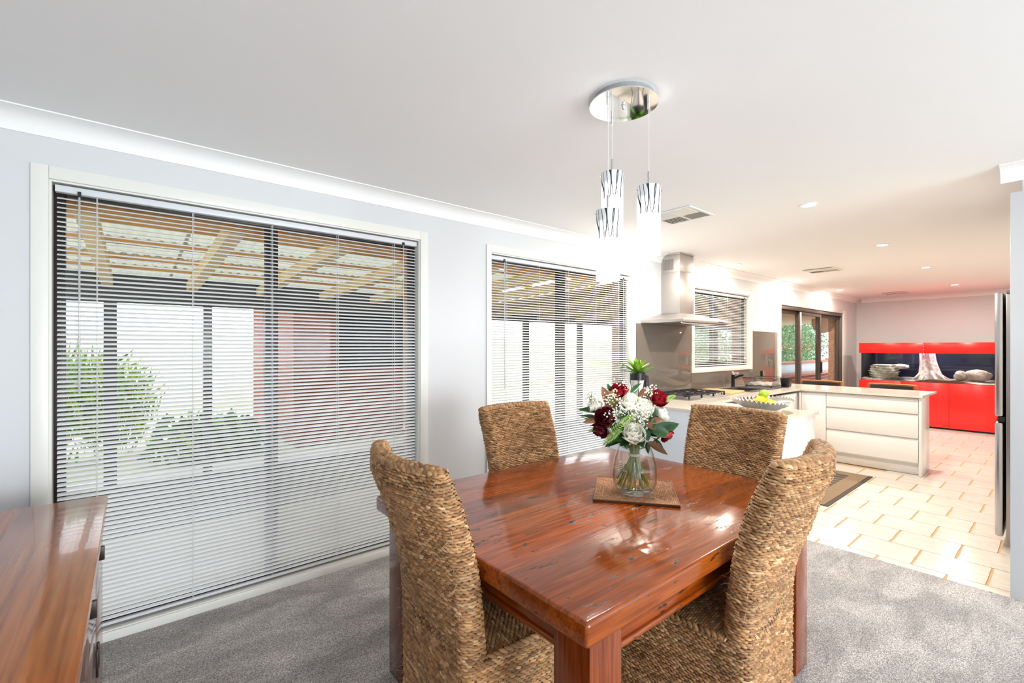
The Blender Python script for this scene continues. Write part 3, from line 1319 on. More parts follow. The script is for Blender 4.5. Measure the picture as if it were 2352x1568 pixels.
a1 = R(-4)
woven_chair('tan woven chair at the table end towards the sideboard, back turned to it', seat_at(0.818, 1.315, a1), a1)
a2 = R(95)
woven_chair('tan woven chair on the table side away from the windows, facing them', seat_at(1.655, 0.712, a2), a2)
a3 = R(-91)
woven_chair('tan woven chair standing between the table and the window wall', seat_at(1.715, 1.895, a3), a3)
a4 = R(180)
woven_chair('tan woven chair at the kitchen end of the table by the white return', seat_at(2.352, 1.150, a4), a4)

# ------------------------------------------------------------ sideboard
def sideboard():
    zt = 0.80
    x1, y1 = -0.075, 2.425
    x0, y0 = -0.575, 0.62
    g = thing('sideboard', 'long red timber sideboard with a glossy wavy-grained top', 'sideboard', ((x0 + x1) / 2, (y0 + y1) / 2, 0.006))
    ox, oy, oz = g.location
    def B(a, b, c, d, e, f):
        return MB().box(a - ox, b - ox, c - oy, d - oy, e - oz, f - oz)
    # two wide boards make the top
    B(x0, -0.306, y0 + 0.004, y1 - 0.004, zt - 0.035, zt).build('top_board', M_side, g)
    B(-0.3100, x1, y0, y1, zt - 0.0351, zt + 0.0001).build('top_board', M_side, g, bevel=0.0035, seg=3)
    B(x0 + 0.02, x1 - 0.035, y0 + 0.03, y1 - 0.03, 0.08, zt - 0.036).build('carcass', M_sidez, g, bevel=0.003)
    for a, b in ((y0 + 0.03, y0 + 0.10), (y1 - 0.10, y1 - 0.03)):
        for c, d in ((x0 + 0.02, x0 + 0.09), (x1 - 0.10, x1 - 0.036)):
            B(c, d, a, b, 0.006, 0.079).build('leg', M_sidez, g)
    n = 4
    w = (y1 - y0 - 0.08) / n
    for i in range(n):
        a = y0 + 0.04 + i * w
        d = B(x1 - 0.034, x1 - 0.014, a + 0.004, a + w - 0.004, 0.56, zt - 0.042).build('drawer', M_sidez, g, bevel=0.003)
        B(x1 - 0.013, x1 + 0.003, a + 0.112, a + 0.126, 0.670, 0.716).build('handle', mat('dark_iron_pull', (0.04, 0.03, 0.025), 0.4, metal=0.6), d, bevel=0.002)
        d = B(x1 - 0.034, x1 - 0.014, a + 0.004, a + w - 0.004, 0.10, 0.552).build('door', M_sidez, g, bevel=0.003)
        B(x1 - 0.013, x1 - 0.006, a + (0.02 if i % 2 else w - 0.035), a + (0.035 if i % 2 else w - 0.02), 0.36, 0.44).build('handle', MATS['dark_iron_pull'], d, bevel=0.002)


sideboard()

# ------------------------------------------------------------ placemat
def placemat():
    cx, cy, rz = 1.690, 1.210, R(-53)
    m = bpy.data.materials.new('rattan_weave')
    g = thing('placemat', 'square brown rattan placemat with mitred weave under the vase', 'placemat', (cx, cy, TZ), rz)
    hx, hy = 0.170, 0.172
    base = mat('rattan_dark', (0.075, 0.030, 0.012), 0.7)
    MB().box(-hx, hx, -hy, hy, 0.0005, 0.007).build('backing', base, g, bevel=0.002)
    MR = attr_mat('rattan_strands', 0.5, 0.4)
    rr = random.Random(5)
    mb = MB()
    cols = []
    n = 22
    for quad in range(4):
        rot = Matrix.Rotation(quad * PI / 2, 4, 'Z')
        for j in range(n):
            d = 0.006 + (j + 0.5) * (hx - 0.010) / n      # distance from the centre of this ring
            L = 2 * d
            k = max(2, int(L / 0.0105))
            for i in range(k):
                a = -d + (i + 0.5 * (j % 2)) * L / k
                b = min(d, a + L / k * 0.92)
                a = max(-d, a)
                w = 0.0033
                o = len(mb.f)
                zc = 0.007
                pts = [Vector((a, -d - w, zc)), Vector((b, -d - w, zc)), Vector((b, -d + w, zc)), Vector((a, -d + w, zc)),
                       Vector(((a + b) / 2, -d - w * 0.5, zc + 0.0028)), Vector(((a + b) / 2, -d + w * 0.5, zc + 0.0028))]
                mb.add([rot @ p for p in pts], [(0, 1, 4), (1, 2, 5, 4), (2, 3, 5), (3, 0, 4, 5)])
                s = rr.uniform(0.6, 1.25)
                cols += [(0.46 * s, 0.215 * s, 0.10 * s)] * (len(mb.f) - o)
    me = bpy.data.meshes.new('strands')
    me.from_pydata(mb.v, [], mb.f)
    face_attr(me, 'Col', cols)
    me.materials.append(MR)
    o = link('strands', me, g)
    o['kind'] = 'stuff'
    for (a, b, c, d) in ((-hx, hx, -hy, -hy + 0.006), (-hx, hx, hy - 0.006, hy), (-hx, -hx + 0.006, -hy + 0.006, hy - 0.006), (hx - 0.006, hx, -hy + 0.006, hy - 0.006)):
        MB().box(a, b, c, d, 0.0072, 0.011).build('rim', mat('rattan_rim', (0.20, 0.085, 0.035), 0.55, bump=(400, 0.6, 0.002)), g, bevel=0.002)


placemat()
# ------------------------------------------------------------ vase and bouquet
VX, VY, VZ = 1.650, 1.182, TZ + 0.0115
RIGHT = Vector((S_, -C_, 0))
FWD = Vector((C_, S_, 0))
UP = Vector((0, 0, 1))
M_glass = pane_mat('clear_vase_glass', (0.985, 0.99, 0.985), 1.0)
M_water = pane_mat('vase_water', (0.93, 0.94, 0.88), 1.2)


def vase():
    g = thing('vase', 'clear rounded glass vase half filled with water', 'vase', (VX, VY, VZ))
    prof = [(0.0, 0.0), (0.058, 0.0), (0.073, 0.005), (0.085, 0.022), (0.0920, 0.052), (0.0935, 0.083), (0.0905, 0.118), (0.0815, 0.156), (0.071, 0.188), (0.062, 0.212)]
    inner = [(0.0600, 0.212), (0.069, 0.187), (0.0793, 0.155), (0.0882, 0.117), (0.0912, 0.083), (0.0897, 0.053), (0.0828, 0.025), (0.071, 0.010), (0.0, 0.008)]
    MB().lathe(prof + inner, 48).build('glass_body', M_glass, g, smooth=True, angle=60)
    w = [(0.0, 0.0085), (0.069, 0.0105), (0.0822, 0.026), (0.0890, 0.054), (0.0905, 0.083), (0.0886, 0.105), (0.0, 0.105)]
    MB().lathe(w, 48).build('water', M_water, g, smooth=True, angle=50)


vase()
M_stem = mat('green_stem', (0.19, 0.27, 0.045), 0.45, vary=(60, (0.25, 0.22, 0.07), 0.7))
M_leafd = mat('dark_green_leaf', (0.012, 0.045, 0.011), 0.22, vary=(30, (0.022, 0.075, 0.018), 0.8))
M_leafb = mat('brown_magnolia_underside', (0.155, 0.055, 0.012), 0.6, vary=(40, (0.095, 0.034, 0.010), 0.8))
M_fern = mat('lime_fern_green', (0.14, 0.26, 0.035), 0.5, vary=(40, (0.24, 0.36, 0.06), 0.8))
M_rosew = petal_mat('cream_rose_petal', (0.92, 0.91, 0.78), (0.94, 0.94, 0.88), 0.30)
M_rosed = petal_mat('dark_red_rose_petal', (0.085, 0.003, 0.009), (0.15, 0.006, 0.014), 0.2)
M_roser = petal_mat('red_rose_petal', (0.33, 0.005, 0.015), (0.22, 0.004, 0.012), 0.25)
M_gyp = mat('white_floret', (0.85, 0.85, 0.78), 0.6)


def bq(px, py, d):
    """bouquet point seen at a photo pixel, d metres nearer than the vase axis"""
    t0 = VX * C_ + VY * S_ - d
    r, u = (px - CXP) / FPX, (HZ - py) / FPX
    return FWD * t0 + RIGHT * (r * t0) + UP * (CAMH + u * t0)


def petal_mesh(name, w, l, cup, curl):
    def fn(u, v):
        s = math.sin(PI * min(1, 0.12 + 0.80 * v)) ** 0.6
        x = (u - 0.5) * w * s
        y = cup * ((u - 0.5) * 2) ** 2 * 0.5
        z = l * v
        back = -curl * max(0, v - 0.55) ** 2 * 4 - cup * 0.4 * math.sin(PI * v)
        return (x, y * -1 + back * 1.0 + 0.0, z)
    me = MB().grid(fn, 6, 6).mesh(name)
    me.polygons.foreach_set('use_smooth', [True] * len(me.polygons))
    return me


PET = {}
TIE = Vector((VX, VY, VZ + 0.172))


def stem_path(p, foot):
    low = p.lerp(TIE, 0.55) + UP * -0.01
    return [p, low, TIE + (p - TIE) * 0.10, Vector((VX, VY, VZ + 0.140)) + (foot - Vector((VX, VY, foot.z))) * 0.30, foot]


feet_used = [0]


def next_foot():
    k = feet_used[0]
    feet_used[0] += 1
    a = k * 2.39996
    r = 0.040 + 0.042 * ((k * 0.618) % 1) ** 0.5
    z = VZ + 0.020 + 0.032 * ((k * 0.37) % 1)
    rmax = 0.064 + (z - VZ - 0.016) * 0.5
    r = min(r, rmax)
    # the stems lean away from the side their flower is on
    return Vector((VX + r * math.cos(a), VY + r * math.sin(a), z))


def rose(label, px, py, d, r, m, facing, open_=1.0, group=None, n=20, cat='flower'):
    p = bq(px, py, d)
    foot = next_foot()
    g = thing('rose', label, cat, foot, 0, group)
    f = Vector(facing)
    f = (RIGHT * f[0] - FWD * f[1] + UP * f[2]).normalized()
    a = f.orthogonal().normalized()
    b = f.cross(a)
    key = m.name
    if key not in PET:
        PET[key] = []
        for (w, l, cup, curl) in ((0.75, 0.95, 0.16, 0.05), (1.05, 1.0, 0.16, 0.22), (1.25, 0.98, 0.14, 0.42)):
            me = petal_mesh('petal', w, l, cup, curl)
            me.materials.append(m)
            PET[key].append(me)
    rr = random.Random(int(px * 7 + py))
    base = p - f * (r * 0.62)
    for k in range(n):
        t = k / (n - 1)
        ang = k * 2.39996 + rr.uniform(-0.2, 0.2)
        tilt = (6 + 52 * t ** 1.3) * open_
        rad = r * (0.05 + 0.30 * t)
        out = a * math.cos(ang) + b * math.sin(ang)
        tang = f.cross(out)
        zdir = (f * math.cos(R(tilt)) + out * math.sin(R(tilt))).normalized()
        ydir = zdir.cross(tang).normalized()
        sc = r * (1.15 - 0.10 * t) * rr.uniform(0.92, 1.08) * (1.0 if t > 0.25 else 0.95)
        me = PET[key][0 if t < 0.3 else (1 if t < 0.65 else 2)]
        o = link('petal', me, g)
        if ydir.dot(out) < 0:
            ydir = -ydir
            tang = -tang
        # petals are cupped towards the heart of the flower
        M = Matrix((tang, ydir, zdir)).transposed().to_4x4()
        M.translation = base + out * rad - foot
        o.matrix_local = M @ Matrix.Diagonal((sc, sc, sc, 1))
    loc = [q - foot for q in stem_path(base, foot)]
    sp = smooth_path(loc, 4)
    MB().tube(sp, 0.0036, 8).build('stem', M_stem, g, smooth=True)
    return g


def smooth_path(pts, n):
    out = []
    P = [pts[0]] + list(pts) + [pts[-1]]
    for i in range(1, len(P) - 2):
        for k in range(n):
            t = k / n
            p0, p1, p2, p3 = P[i - 1], P[i], P[i + 1], P[i + 2]
            out.append(0.5 * ((2 * p1) + (p2 - p0) * t + (2 * p0 - 5 * p1 + 4 * p2 - p3) * t * t + (3 * p1 - p0 - 3 * p2 + p3) * t ** 3))
    out.append(pts[-1])
    return out


GW, GR = 'cream roses in the vase', 'red roses in the vase'
rose('large open cream rose hanging just above the vase rim', 1455, 995, 0.085, 0.050, M_rosew, (0.02, 0.72, 0.70), group=GW, n=24)
rose('cream rose of the pair in the heart of the bouquet', 1448, 926, 0.040, 0.048, M_rosew, (-0.05, 0.75, 0.75), group=GW, n=22)
rose('cream rose of the pair in the heart of the bouquet', 1479, 934, 0.045, 0.044, M_rosew, (0.35, 0.75, 0.6), group=GW, n=22)
rose('half-open cream rose beside the dark red roses under white sprays', 1366, 932, 0.010, 0.040, M_rosew, (-0.6, 0.35, 0.7), 0.8, group=GW, n=22)
rose('half-open cream rose just above the big glossy green leaf', 1520, 951, 0.020, 0.042, M_rosew, (0.85, 0.35, 0.4), 0.75, group=GW, n=20)
rose('almost black-red open rose among brown leaves', 1390, 958, 0.070, 0.046, M_rosed, (-0.45, 0.8, 0.45), group=GR, n=24)
rose('dark red rose drooping below the almost black-red one', 1379, 988, 0.055, 0.038, M_rosed, (-0.5, 0.5, -0.65), 1.1, group=GR, n=18)
rose('bright red rose beside the upright brown leaves', 1420, 898, 0.000, 0.042, M_roser, (-0.2, 0.45, 0.9), group=GR, n=22)
rose('bright red rose next to the yellow-green conifer tip', 1511, 914, 0.010, 0.045, M_roser, (0.45, 0.55, 0.75), group=GR, n=22)
rose('small bright red bloom hanging under the glossy green leaf', 1532, 1003, 0.045, 0.030, M_roser, (0.55, 0.4, -0.75), 1.1, group=GR, n=16)


def leaf_obj(root, p, tip_dir, nrm, L, W, m, off, fold=0.18, bend=0.25, m2=None):
    z = tip_dir.normalized()
    x = z.cross(nrm).normalized()
    y = x.cross(z)
    def fn(u, v):
        w = W * math.sin(PI * min(0.999, v ** 0.8)) ** 0.85
        s = (u - 0.5)
        return p - off + z * (L * v) + x * (s * w) + y * (abs(s) * w * fold * 2 + bend * L * (v * v) * -0.5)
    mb = MB().grid(fn, 4, 8)
    return mb.build('leaf', m, root, smooth=True)


def sprig(label, pts, m, group=None):
    """pts: list of (px,py,depth, tip px,py,depth, width, length scale)"""
    foot = next_foot()
    g = thing('leaf_sprig', label, 'leaf sprig', foot, 0, group)
    ps = []
    for (a, b, c, ta, tb, tcx, w) in pts:
        p, q = bq(a, b, c), bq(ta, tb, tcx)
        ps.append(p)
        leaf_obj(g, p, q - p, (-FWD * 1.0 + UP * 0.8).normalized(), (q - p).length, w, m, foot)
    c = sum(ps, Vector()) / len(ps)
    sp = smooth_path([q - foot for q in stem_path(c, foot)], 4)
    mb = MB().tube(sp, 0.0024, 6)
    for p in ps:
        if (p - c).length > 0.01:
            mb.tube([p - foot, c.lerp(TIE, 0.25) - foot], 0.0016, 5)
    mb.build('stem', M_stem, g, smooth=True)
    return g


sprig('glossy dark green magnolia leaves beside the cream rose', [(1490, 1000, 0.05, 1562, 968, 0.03, 0.060), (1488, 985, 0.06, 1548, 1000, 0.07, 0.055), (1478, 985, 0.07, 1490, 1012, 0.10, 0.04), (1508, 950, 0.02, 1492, 962, 0.05, 0.045)], M_leafd)
sprig('dark green leaves reaching towards the blind from the bouquet', [(1375, 945, 0.03, 1328, 937, 0.0, 0.028), (1378, 968, 0.03, 1334, 952, 0.02, 0.034), (1440, 995, 0.07, 1388, 1024, 0.06, 0.04), (1440, 1000, 0.06, 1402, 1010, 0.10, 0.04)], M_leafd)
sprig('dark green narrow leaves upright in the bouquet', [(1448, 905, 0.0, 1474, 878, -0.01, 0.028), (1402, 900, -0.02, 1396, 880, -0.03, 0.018), (1432, 1008, 0.06, 1440, 1030, 0.08, 0.03), (1485, 1015, 0.05, 1490, 1042, 0.06, 0.02), (1500, 1005, 0.05, 1530, 1035, 0.04, 0.018)], M_leafd)
sprig('dark green collar leaves under the roses in the bouquet', [(1448, 1000, 0.05, 1425, 1022, 0.09, 0.045), (1462, 1002, 0.05, 1478, 1026, 0.09, 0.045), (1430, 975, 0.05, 1408, 990, 0.09, 0.045), (1488, 960, 0.05, 1500, 985, 0.09, 0.05), (1440, 950, 0.03, 1425, 965, 0.08, 0.04), (1495, 935, 0.02, 1500, 960, 0.06, 0.05), (1430, 925, 0.0, 1420, 940, 0.05, 0.05)], M_leafd)
sprig('brown furry-backed magnolia leaves standing in the bouquet', [(1402, 935, 0.035, 1384, 886, 0.02, 0.045), (1398, 950, 0.05, 1408, 905, 0.05, 0.05), (1425, 905, 0.02, 1390, 905, 0.03, 0.035), (1470, 915, 0.01, 1486, 886, 0.0, 0.03)], M_leafb)
sprig('brown magnolia leaves curling below the bouquet', [(1485, 1015, 0.06, 1538, 1042, 0.06, 0.036), (1494, 972, 0.07, 1522, 958, 0.06, 0.03), (1480, 972, 0.08, 1508, 985, 0.08, 0.03), (1375, 965, 0.05, 1338, 968, 0.04, 0.026), (1400, 980, 0.06, 1380, 978, 0.05, 0.025)], M_leafb)


def fern(label, a, b, n, w, m):
    foot = next_foot()
    g = thing('fern_frond', label, 'fern', foot)
    p, q = bq(*a), bq(*b)
    ax = q - p
    nrm = (-FWD + UP * 0.6).normalized()
    sd = ax.cross(nrm).normalized()
    me_mb = MB()
    for i in range(n):
        t = (i + 0.5) / n
        c = p + ax * t + nrm * (0.012 * math.sin(PI * t))
        ln = w * (math.sin(PI * (0.15 + 0.8 * t)))
        for s in (-1, 1):
            d = (sd * s + ax.normalized() * 0.75).normalized()
            wd = d.cross(nrm).normalized() * (ax.length / n * 0.42)
            me_mb.add([c - foot, c + d * ln * 0.45 + wd - foot, c + d * ln - foot, c + d * ln * 0.45 - wd - foot], [(0, 1, 2, 3)])
    o = me_mb.build('leaflets', m, g)
    o['kind'] = 'stuff'
    sp = [q - foot, p.lerp(q, 0.5) + nrm * 0.010 - foot] + smooth_path([k - foot for k in stem_path(p, foot)], 3)
    MB().tube(sp, 0.0014, 5).build('stem', M_stem, g)


fern('lime green fern frond across the middle of the bouquet', (1395, 1000, 0.08), (1462, 948, 0.10), 16, 0.022, M_fern)
fern('lime green fern frond drooping below the dark red rose', (1428, 985, 0.08), (1385, 1022, 0.10), 14, 0.020, M_fern)
fern('yellow-green conifer tip beside the red rose and the cooktop', (1520, 925, 0.0), (1552, 908, -0.01), 14, 0.016, M_fern)
fern('green fern frond low on the window side of the bouquet', (1385, 985, 0.05), (1352, 990, 0.04), 12, 0.016, M_fern)


def gyp(label, clusters):
    foot = next_foot()
    g = thing('babys_breath', label, 'flower', foot, 0, "baby's breath in the vase")
    rr = random.Random(int(clusters[0][0]))
    fl, st = MB(), MB()
    for (px, py, d, rpx, n) in clusters:
        root = bq(px, py + rpx * 0.9, d - 0.02)
        st.tube([TIE - foot, root - foot], 0.0009, 4)
        for k in range(n):
            p = bq(px + rr.gauss(0, rpx * 0.5), py + rr.gauss(0, rpx * 0.42), d + rr.uniform(-0.02, 0.03))
            st.tube([root - foot, root.lerp(p, 0.6) + UP * 0.003 - foot, p - foot], 0.0004, 3)
            r = rr.uniform(0.0025, 0.0048)
            fl.ball(p - foot, (r, r, r * 0.8), 5, 3)
    o = fl.build('florets', M_gyp, g, smooth=True)
    o['kind'] = 'stuff'
    o = st.build('stem', M_stem, g)


gyp('tiny white flowers of baby\'s breath over the brown leaves of the bouquet', [(1410, 912, 0.07, 22, 46), (1420, 945, 0.085, 20, 40), (1402, 955, 0.09, 14, 20)])
gyp('tiny white flowers of baby\'s breath over the cream roses of the bouquet', [(1462, 952, 0.105, 22, 52), (1492, 898, 0.03, 18, 42), (1488, 955, 0.10, 18, 26)])
gyp('tiny white flowers of baby\'s breath seen against the blind', [(1356, 905, 0.0, 16, 40), (1368, 925, 0.02, 14, 26), (1430, 888, -0.02, 16, 30)])
tie = MB()
tie.lathe([(0.0235, TIE.z - 0.016), (0.0245, TIE.z - 0.013), (0.0245, TIE.z - 0.009), (0.0235, TIE.z - 0.006)], 20, (VX, VY))
tag(tie.build('twine_tie', mat('pale_twine', (0.62, 0.56, 0.44), 0.8), smooth=True), 'pale twine tied round the stems in the vase', 'twine')
# a few bare stems fill the bunch
for k in range(12):
    f = next_foot()
    g = thing('cut_stem', 'bare green cut stem standing in the vase water', 'stem', f, 0, 'cut stems in the vase')
    a = k * 0.9
    top = TIE + Vector((0.018 * math.cos(a), 0.018 * math.sin(a), 0.03))
    MB().tube(smooth_path([top - f, TIE + Vector((0.016 * math.cos(a), 0.016 * math.sin(a), -0.012)) - f, (f + Vector((VX, VY, f.z + 0.06))) / 2 + Vector((0, 0, 0.03)) - f, Vector((0, 0, 0))], 3), 0.0036, 8).build('stalk', M_stem, g, smooth=True)
lf = bq(1497, 1145, 0.0)
lm = onZ(1497, 1144, TZ + 0.012)
fallen = MB()
fallen.grid(lambda u, v: (lm.x + RIGHT.x * (v - 0.5) * 0.022 + (u - 0.5) * 0.006 * math.sin(PI * v), lm.y + RIGHT.y * (v - 0.5) * 0.022 + (u - 0.5) * 0.009 * math.sin(PI * v), TZ + 0.0118 + 0.0008 * math.sin(PI * v)), 2, 5)
tag(fallen.build('fallen_leaf', M_leafd, smooth=True), 'small green leaf fallen on the rattan placemat', 'leaf')


# ------------------------------------------------------------ pendant lamp
def shade_mat():
    m = bpy.data.materials.new('etched_glass_shade')
    m.use_nodes = True
    nt = m.node_tree
    L = nt.links.new
    b = nt.nodes['Principled BSDF']
    b.inputs['Roughness'].default_value = 0.2
    tc = node(nt, 'ShaderNodeTexCoord')
    sx = node(nt, 'ShaderNodeSeparateXYZ')
    L(tc.outputs['Object'], sx.inputs[0])
    an = node(nt, 'ShaderNodeMath', operation='ARCTAN2')
    L(sx.outputs[1], an.inputs[0])
    L(sx.outputs[0], an.inputs[1])
    # crossing wavy stalks etched on the upper half
    def lines(N, amp, f, ph):
        w = node(nt, 'ShaderNodeMath', operation='MULTIPLY_ADD', i1=f, i2=ph)
        L(sx.outputs[2], w.inputs[0])
        a3 = node(nt, 'ShaderNodeMath', operation='MULTIPLY_ADD', i1=2.0, i2=0.0)
        L(an.outputs[0], a3.inputs[0])
        w2 = node(nt, 'ShaderNodeMath', operation='ADD')
        L(w.outputs[0], w2.inputs[0])
        L(a3.outputs[0], w2.inputs[1])
        s = node(nt, 'ShaderNodeMath', operation='SINE')
        L(w2.outputs[0], s.inputs[0])
        k = node(nt, 'ShaderNodeMath', operation='MULTIPLY', i1=amp)
        L(s.outputs[0], k.inputs[0])
        q = node(nt, 'ShaderNodeMath', operation='MULTIPLY_ADD', i1=float(N))
        L(an.outputs[0], q.inputs[0])
        L(k.outputs[0], q.inputs[2])
        c = node(nt, 'ShaderNodeMath', operation='COSINE')
        L(q.outputs[0], c.inputs[0])
        return c
    c1 = lines(13, 1.8, 24, 0.3)
    c2 = lines(9, 2.2, -20, 1.9)
    mxm = node(nt, 'ShaderNodeMath', operation='MAXIMUM')
    L(c1.outputs[0], mxm.inputs[0])
    L(c2.outputs[0], mxm.inputs[1])
    th = node(nt, 'ShaderNodeMapRange', i1=0.86, i2=0.93)
    L(mxm.outputs[0], th.inputs[0])
    fade = node(nt, 'ShaderNodeMapRange', i1=0.135, i2=0.165)
    L(sx.outputs[2], fade.inputs[0])
    ink = node(nt, 'ShaderNodeMath', operation='MULTIPLY')
    L(th.outputs[0], ink.inputs[0])
    L(fade.outputs[0], ink.inputs[1])
    glow = node(nt, 'ShaderNodeMapRange', i1=0.235, i2=0.125, i3=0.22, i4=3.8)
    L(sx.outputs[2], glow.inputs[0])
    inv = node(nt, 'ShaderNodeMath', operation='SUBTRACT', i0=1.0)
    L(ink.outputs[0], inv.inputs[1])
    es = node(nt, 'ShaderNodeMath', operation='MULTIPLY')
    L(glow.outputs[0], es.inputs[0])
    L(inv.outputs[0], es.inputs[1])
    mx = node(nt, 'ShaderNodeMix', data_type='RGBA')
    mx.inputs[6].default_value = (0.52, 0.55, 0.58, 1)
    mx.inputs[7].default_value = (0.03, 0.03, 0.035, 1)
    L(ink.outputs[0], mx.inputs[0])
    L(mx.outputs[2], b.inputs['Base Color'])
    b.inputs['Emission Color'].default_value = (1.0, 0.985, 0.96, 1)
    L(es.outputs[0], b.inputs['Emission Strength'])
    return m


def pendant():
    cx, cy = 1.545, 1.160
    g = thing('pendant_lamp', 'three-shade pendant lamp on a round chrome ceiling plate above the table', 'lamp', (cx, cy, CEIL))
    MB().lathe([(0.0, 0.0), (0.120, 0.0), (0.123, -0.026), (0.0, -0.026)], 48).build('backing_plate', mat('plate_side', (0.45, 0.46, 0.47), 0.4, metal=0.7), g, smooth=True)
    MB().lathe([(0.0, -0.027), (0.137, -0.027), (0.137, -0.031), (0.0, -0.031)], 64).build('canopy', M_chrome, g, smooth=True)
    MB().lathe([(0.010, -0.0315), (0.010, -0.036), (0.006, -0.038), (0.009, -0.044), (0.005, -0.050), (0.0, -0.051)], 16).build('finial', M_chrome, g, smooth=True)
    sm = shade_mat()
    for (x, y, zt) in ((1.592, 1.255, 2.131), (1.604, 1.081, 2.029), (1.448, 1.162, 1.922)):
        dx, dy = x - cx, y - cy
        zt -= CEIL
        MB().tube([(dx, dy, -0.0315), (dx, dy, -0.060)], 0.006, 12).build('cord_grip', M_chrome, g, smooth=True)
        MB().tube([(dx, dy, -0.060), (dx, dy, zt + 0.062)], 0.0016, 6).build('cord', mat('clear_cord', (0.70, 0.68, 0.62), 0.4), g, smooth=True)
        MB().tube([(dx, dy, zt + 0.062), (dx, dy, zt - 0.02)], 0.0048, 10).build('stem', mat('satin_steel', (0.6, 0.6, 0.6), 0.3, metal=1), g, smooth=True)
        s = MB().lathe([(0.046, 0.0), (0.0465, 0.275), (0.0440, 0.275), (0.0435, 0.0)], 40)
        s.f = [f for f in s.f if len(f) == 4]
        n = 40
        s.f += [(3 * n + k, 3 * n + (k + 1) % n, (k + 1) % n, k) for k in range(n)]
        so = s.build('shade', sm, g, smooth=True, angle=50)
        so.location = (dx, dy, zt - 0.275)
        MB().tube([(dx - 0.054 * S_, dy + 0.054 * C_, zt - 0.014), (dx + 0.054 * S_, dy - 0.054 * C_, zt - 0.014)], 0.0018, 6).build('cross_bar', M_chrome, g, smooth=True)
        MB().lathe([(0.0, 0), (0.020, 0), (0.020, 0.05), (0.0, 0.05)], 16, (dx, dy)).build('lamp_holder', M_whitem, g).location = (0, 0, zt - 0.085)
        MB().ball((dx, dy, zt - 0.13), (0.026, 0.026, 0.040), 14, 8).build('bulb', mat('bulb_glow', (1, 1, 1), 0.5, emit=(1, 0.97, 0.92), estr=9.0), g, smooth=True)
        light('pendant_light', 'POINT', (x, y, zt + CEIL - 0.215), (0, 0, 0), PEND_W, (1.0, 0.97, 0.93), 0.030)


PEND_W = 9
pendant()

# ------------------------------------------------------------ downlights and air vents on the ceiling
def downlight(x, y, power):
    g = thing('downlight', 'small round downlight in the ceiling row %s' % ('close to the window wall' if y > 2 else 'along the middle of the kitchen'), 'downlight', (x, y, CEIL), 0, 'downlights by the window wall' if y > 2 else 'downlights over the kitchen')
    n = 28
    MB().lathe([(0.058, 0.0), (0.056, -0.005), (0.046, -0.006), (0.044, -0.002), (0.044, 0.0)], n).build('bezel', M_whitem, g, smooth=True)
    MB().lathe([(0.0, -0.0025), (0.0435, -0.0025), (0.0435, -0.001), (0.0, -0.001)], n).build('lens', mat('downlight_lens', (1, 1, 1), 0.4, emit=(1.0, 0.93, 0.84), estr=14.0), g)
    light('downlight_beam', 'AREA', (x, y, CEIL - 0.008), (0, 0, 0), power, (1.0, 0.88, 0.75), 0.085)


DL_W = 30
for x, y in ((3.72, 1.19), (5.74, 1.19), (7.77, 1.17), (10.3, 1.20), (3.72, 2.61), (5.73, 2.61), (7.79, 2.62), (9.7, 2.60)):
    downlight(x, y, DL_W * (0.55 if y > 2 else 1.0) * (0.8 if x > 10 else (1.5 if x > 7 else 1.0)))


def vent(label, x, y, s):
    g = thing('air_vent', label, 'vent', (x, y, CEIL), 0)
    h = s / 2
    mb = MB()
    for (a, b, c, d) in ((-h, h, -h, -h + 0.022), (-h, h, h - 0.022, h), (-h, -h + 0.022, -h + 0.022, h - 0.022), (h - 0.022, h, -h + 0.022, h - 0.022), (-0.007, 0.007, -h + 0.022, h - 0.022), (-h + 0.022, -0.007, -0.007, 0.007), (0.007, h - 0.022, -0.007, 0.007)):
        mb.box(a, b, c, d, -0.010, -0.001)
    mb.build('vent_frame', M_whitem, g, bevel=0.001)
    MB().box(-h + 0.02, h - 0.02, -h + 0.02, h - 0.02, -0.0025, -0.0005).build('duct', mat('vent_shadow', (0.30, 0.25, 0.20), 0.8), g)
    L = h - 0.030
    n = 7
    me = MB().box(-L / 2, L / 2, -0.0085, 0.0085, -0.0006, 0.0006).mesh('louvre')
    me.materials.append(mat('vent_louvre', (0.80, 0.76, 0.70), 0.5))
    for qx, qy, rot in ((-1, -1, 0), (1, -1, 1), (1, 1, 0), (-1, 1, 1)):
        cx, cy = qx * (h - 0.0075) / 2 - qx * 0.004, qy * (h - 0.0075) / 2 - qy * 0.004
        for k in range(n):
            o = link('louvre', me, g)
            d = (k - (n - 1) / 2) * (L / n)
            o.location = (cx + (d if rot else 0), cy + (0 if rot else d), -0.007)
            o.rotation_euler = (R(38 * qy), 0, R(90) if rot else 0)


vent('square four-way air vent nearest the pendant lamp', 3.25, 1.91, 0.36)
vent('square four-way air vent above the kitchen peninsula', 7.00, 2.08, 0.36)
vent('square four-way air vent before the aquarium wall', 11.0, 2.08, 0.36)
# ============================================================ KITCHEN
BZ = 0.865
RX0, RX1, RY0 = 3.575, 4.278, 1.294         # near return
MY0 = 2.157                                  # front edge of the bench along the wall
PX0, PX1, PY0 = 6.462, 7.260, 1.000          # peninsula
SKX0, SKX1, SKY0, SKY1 = 5.56, 5.98, 2.40, 2.72


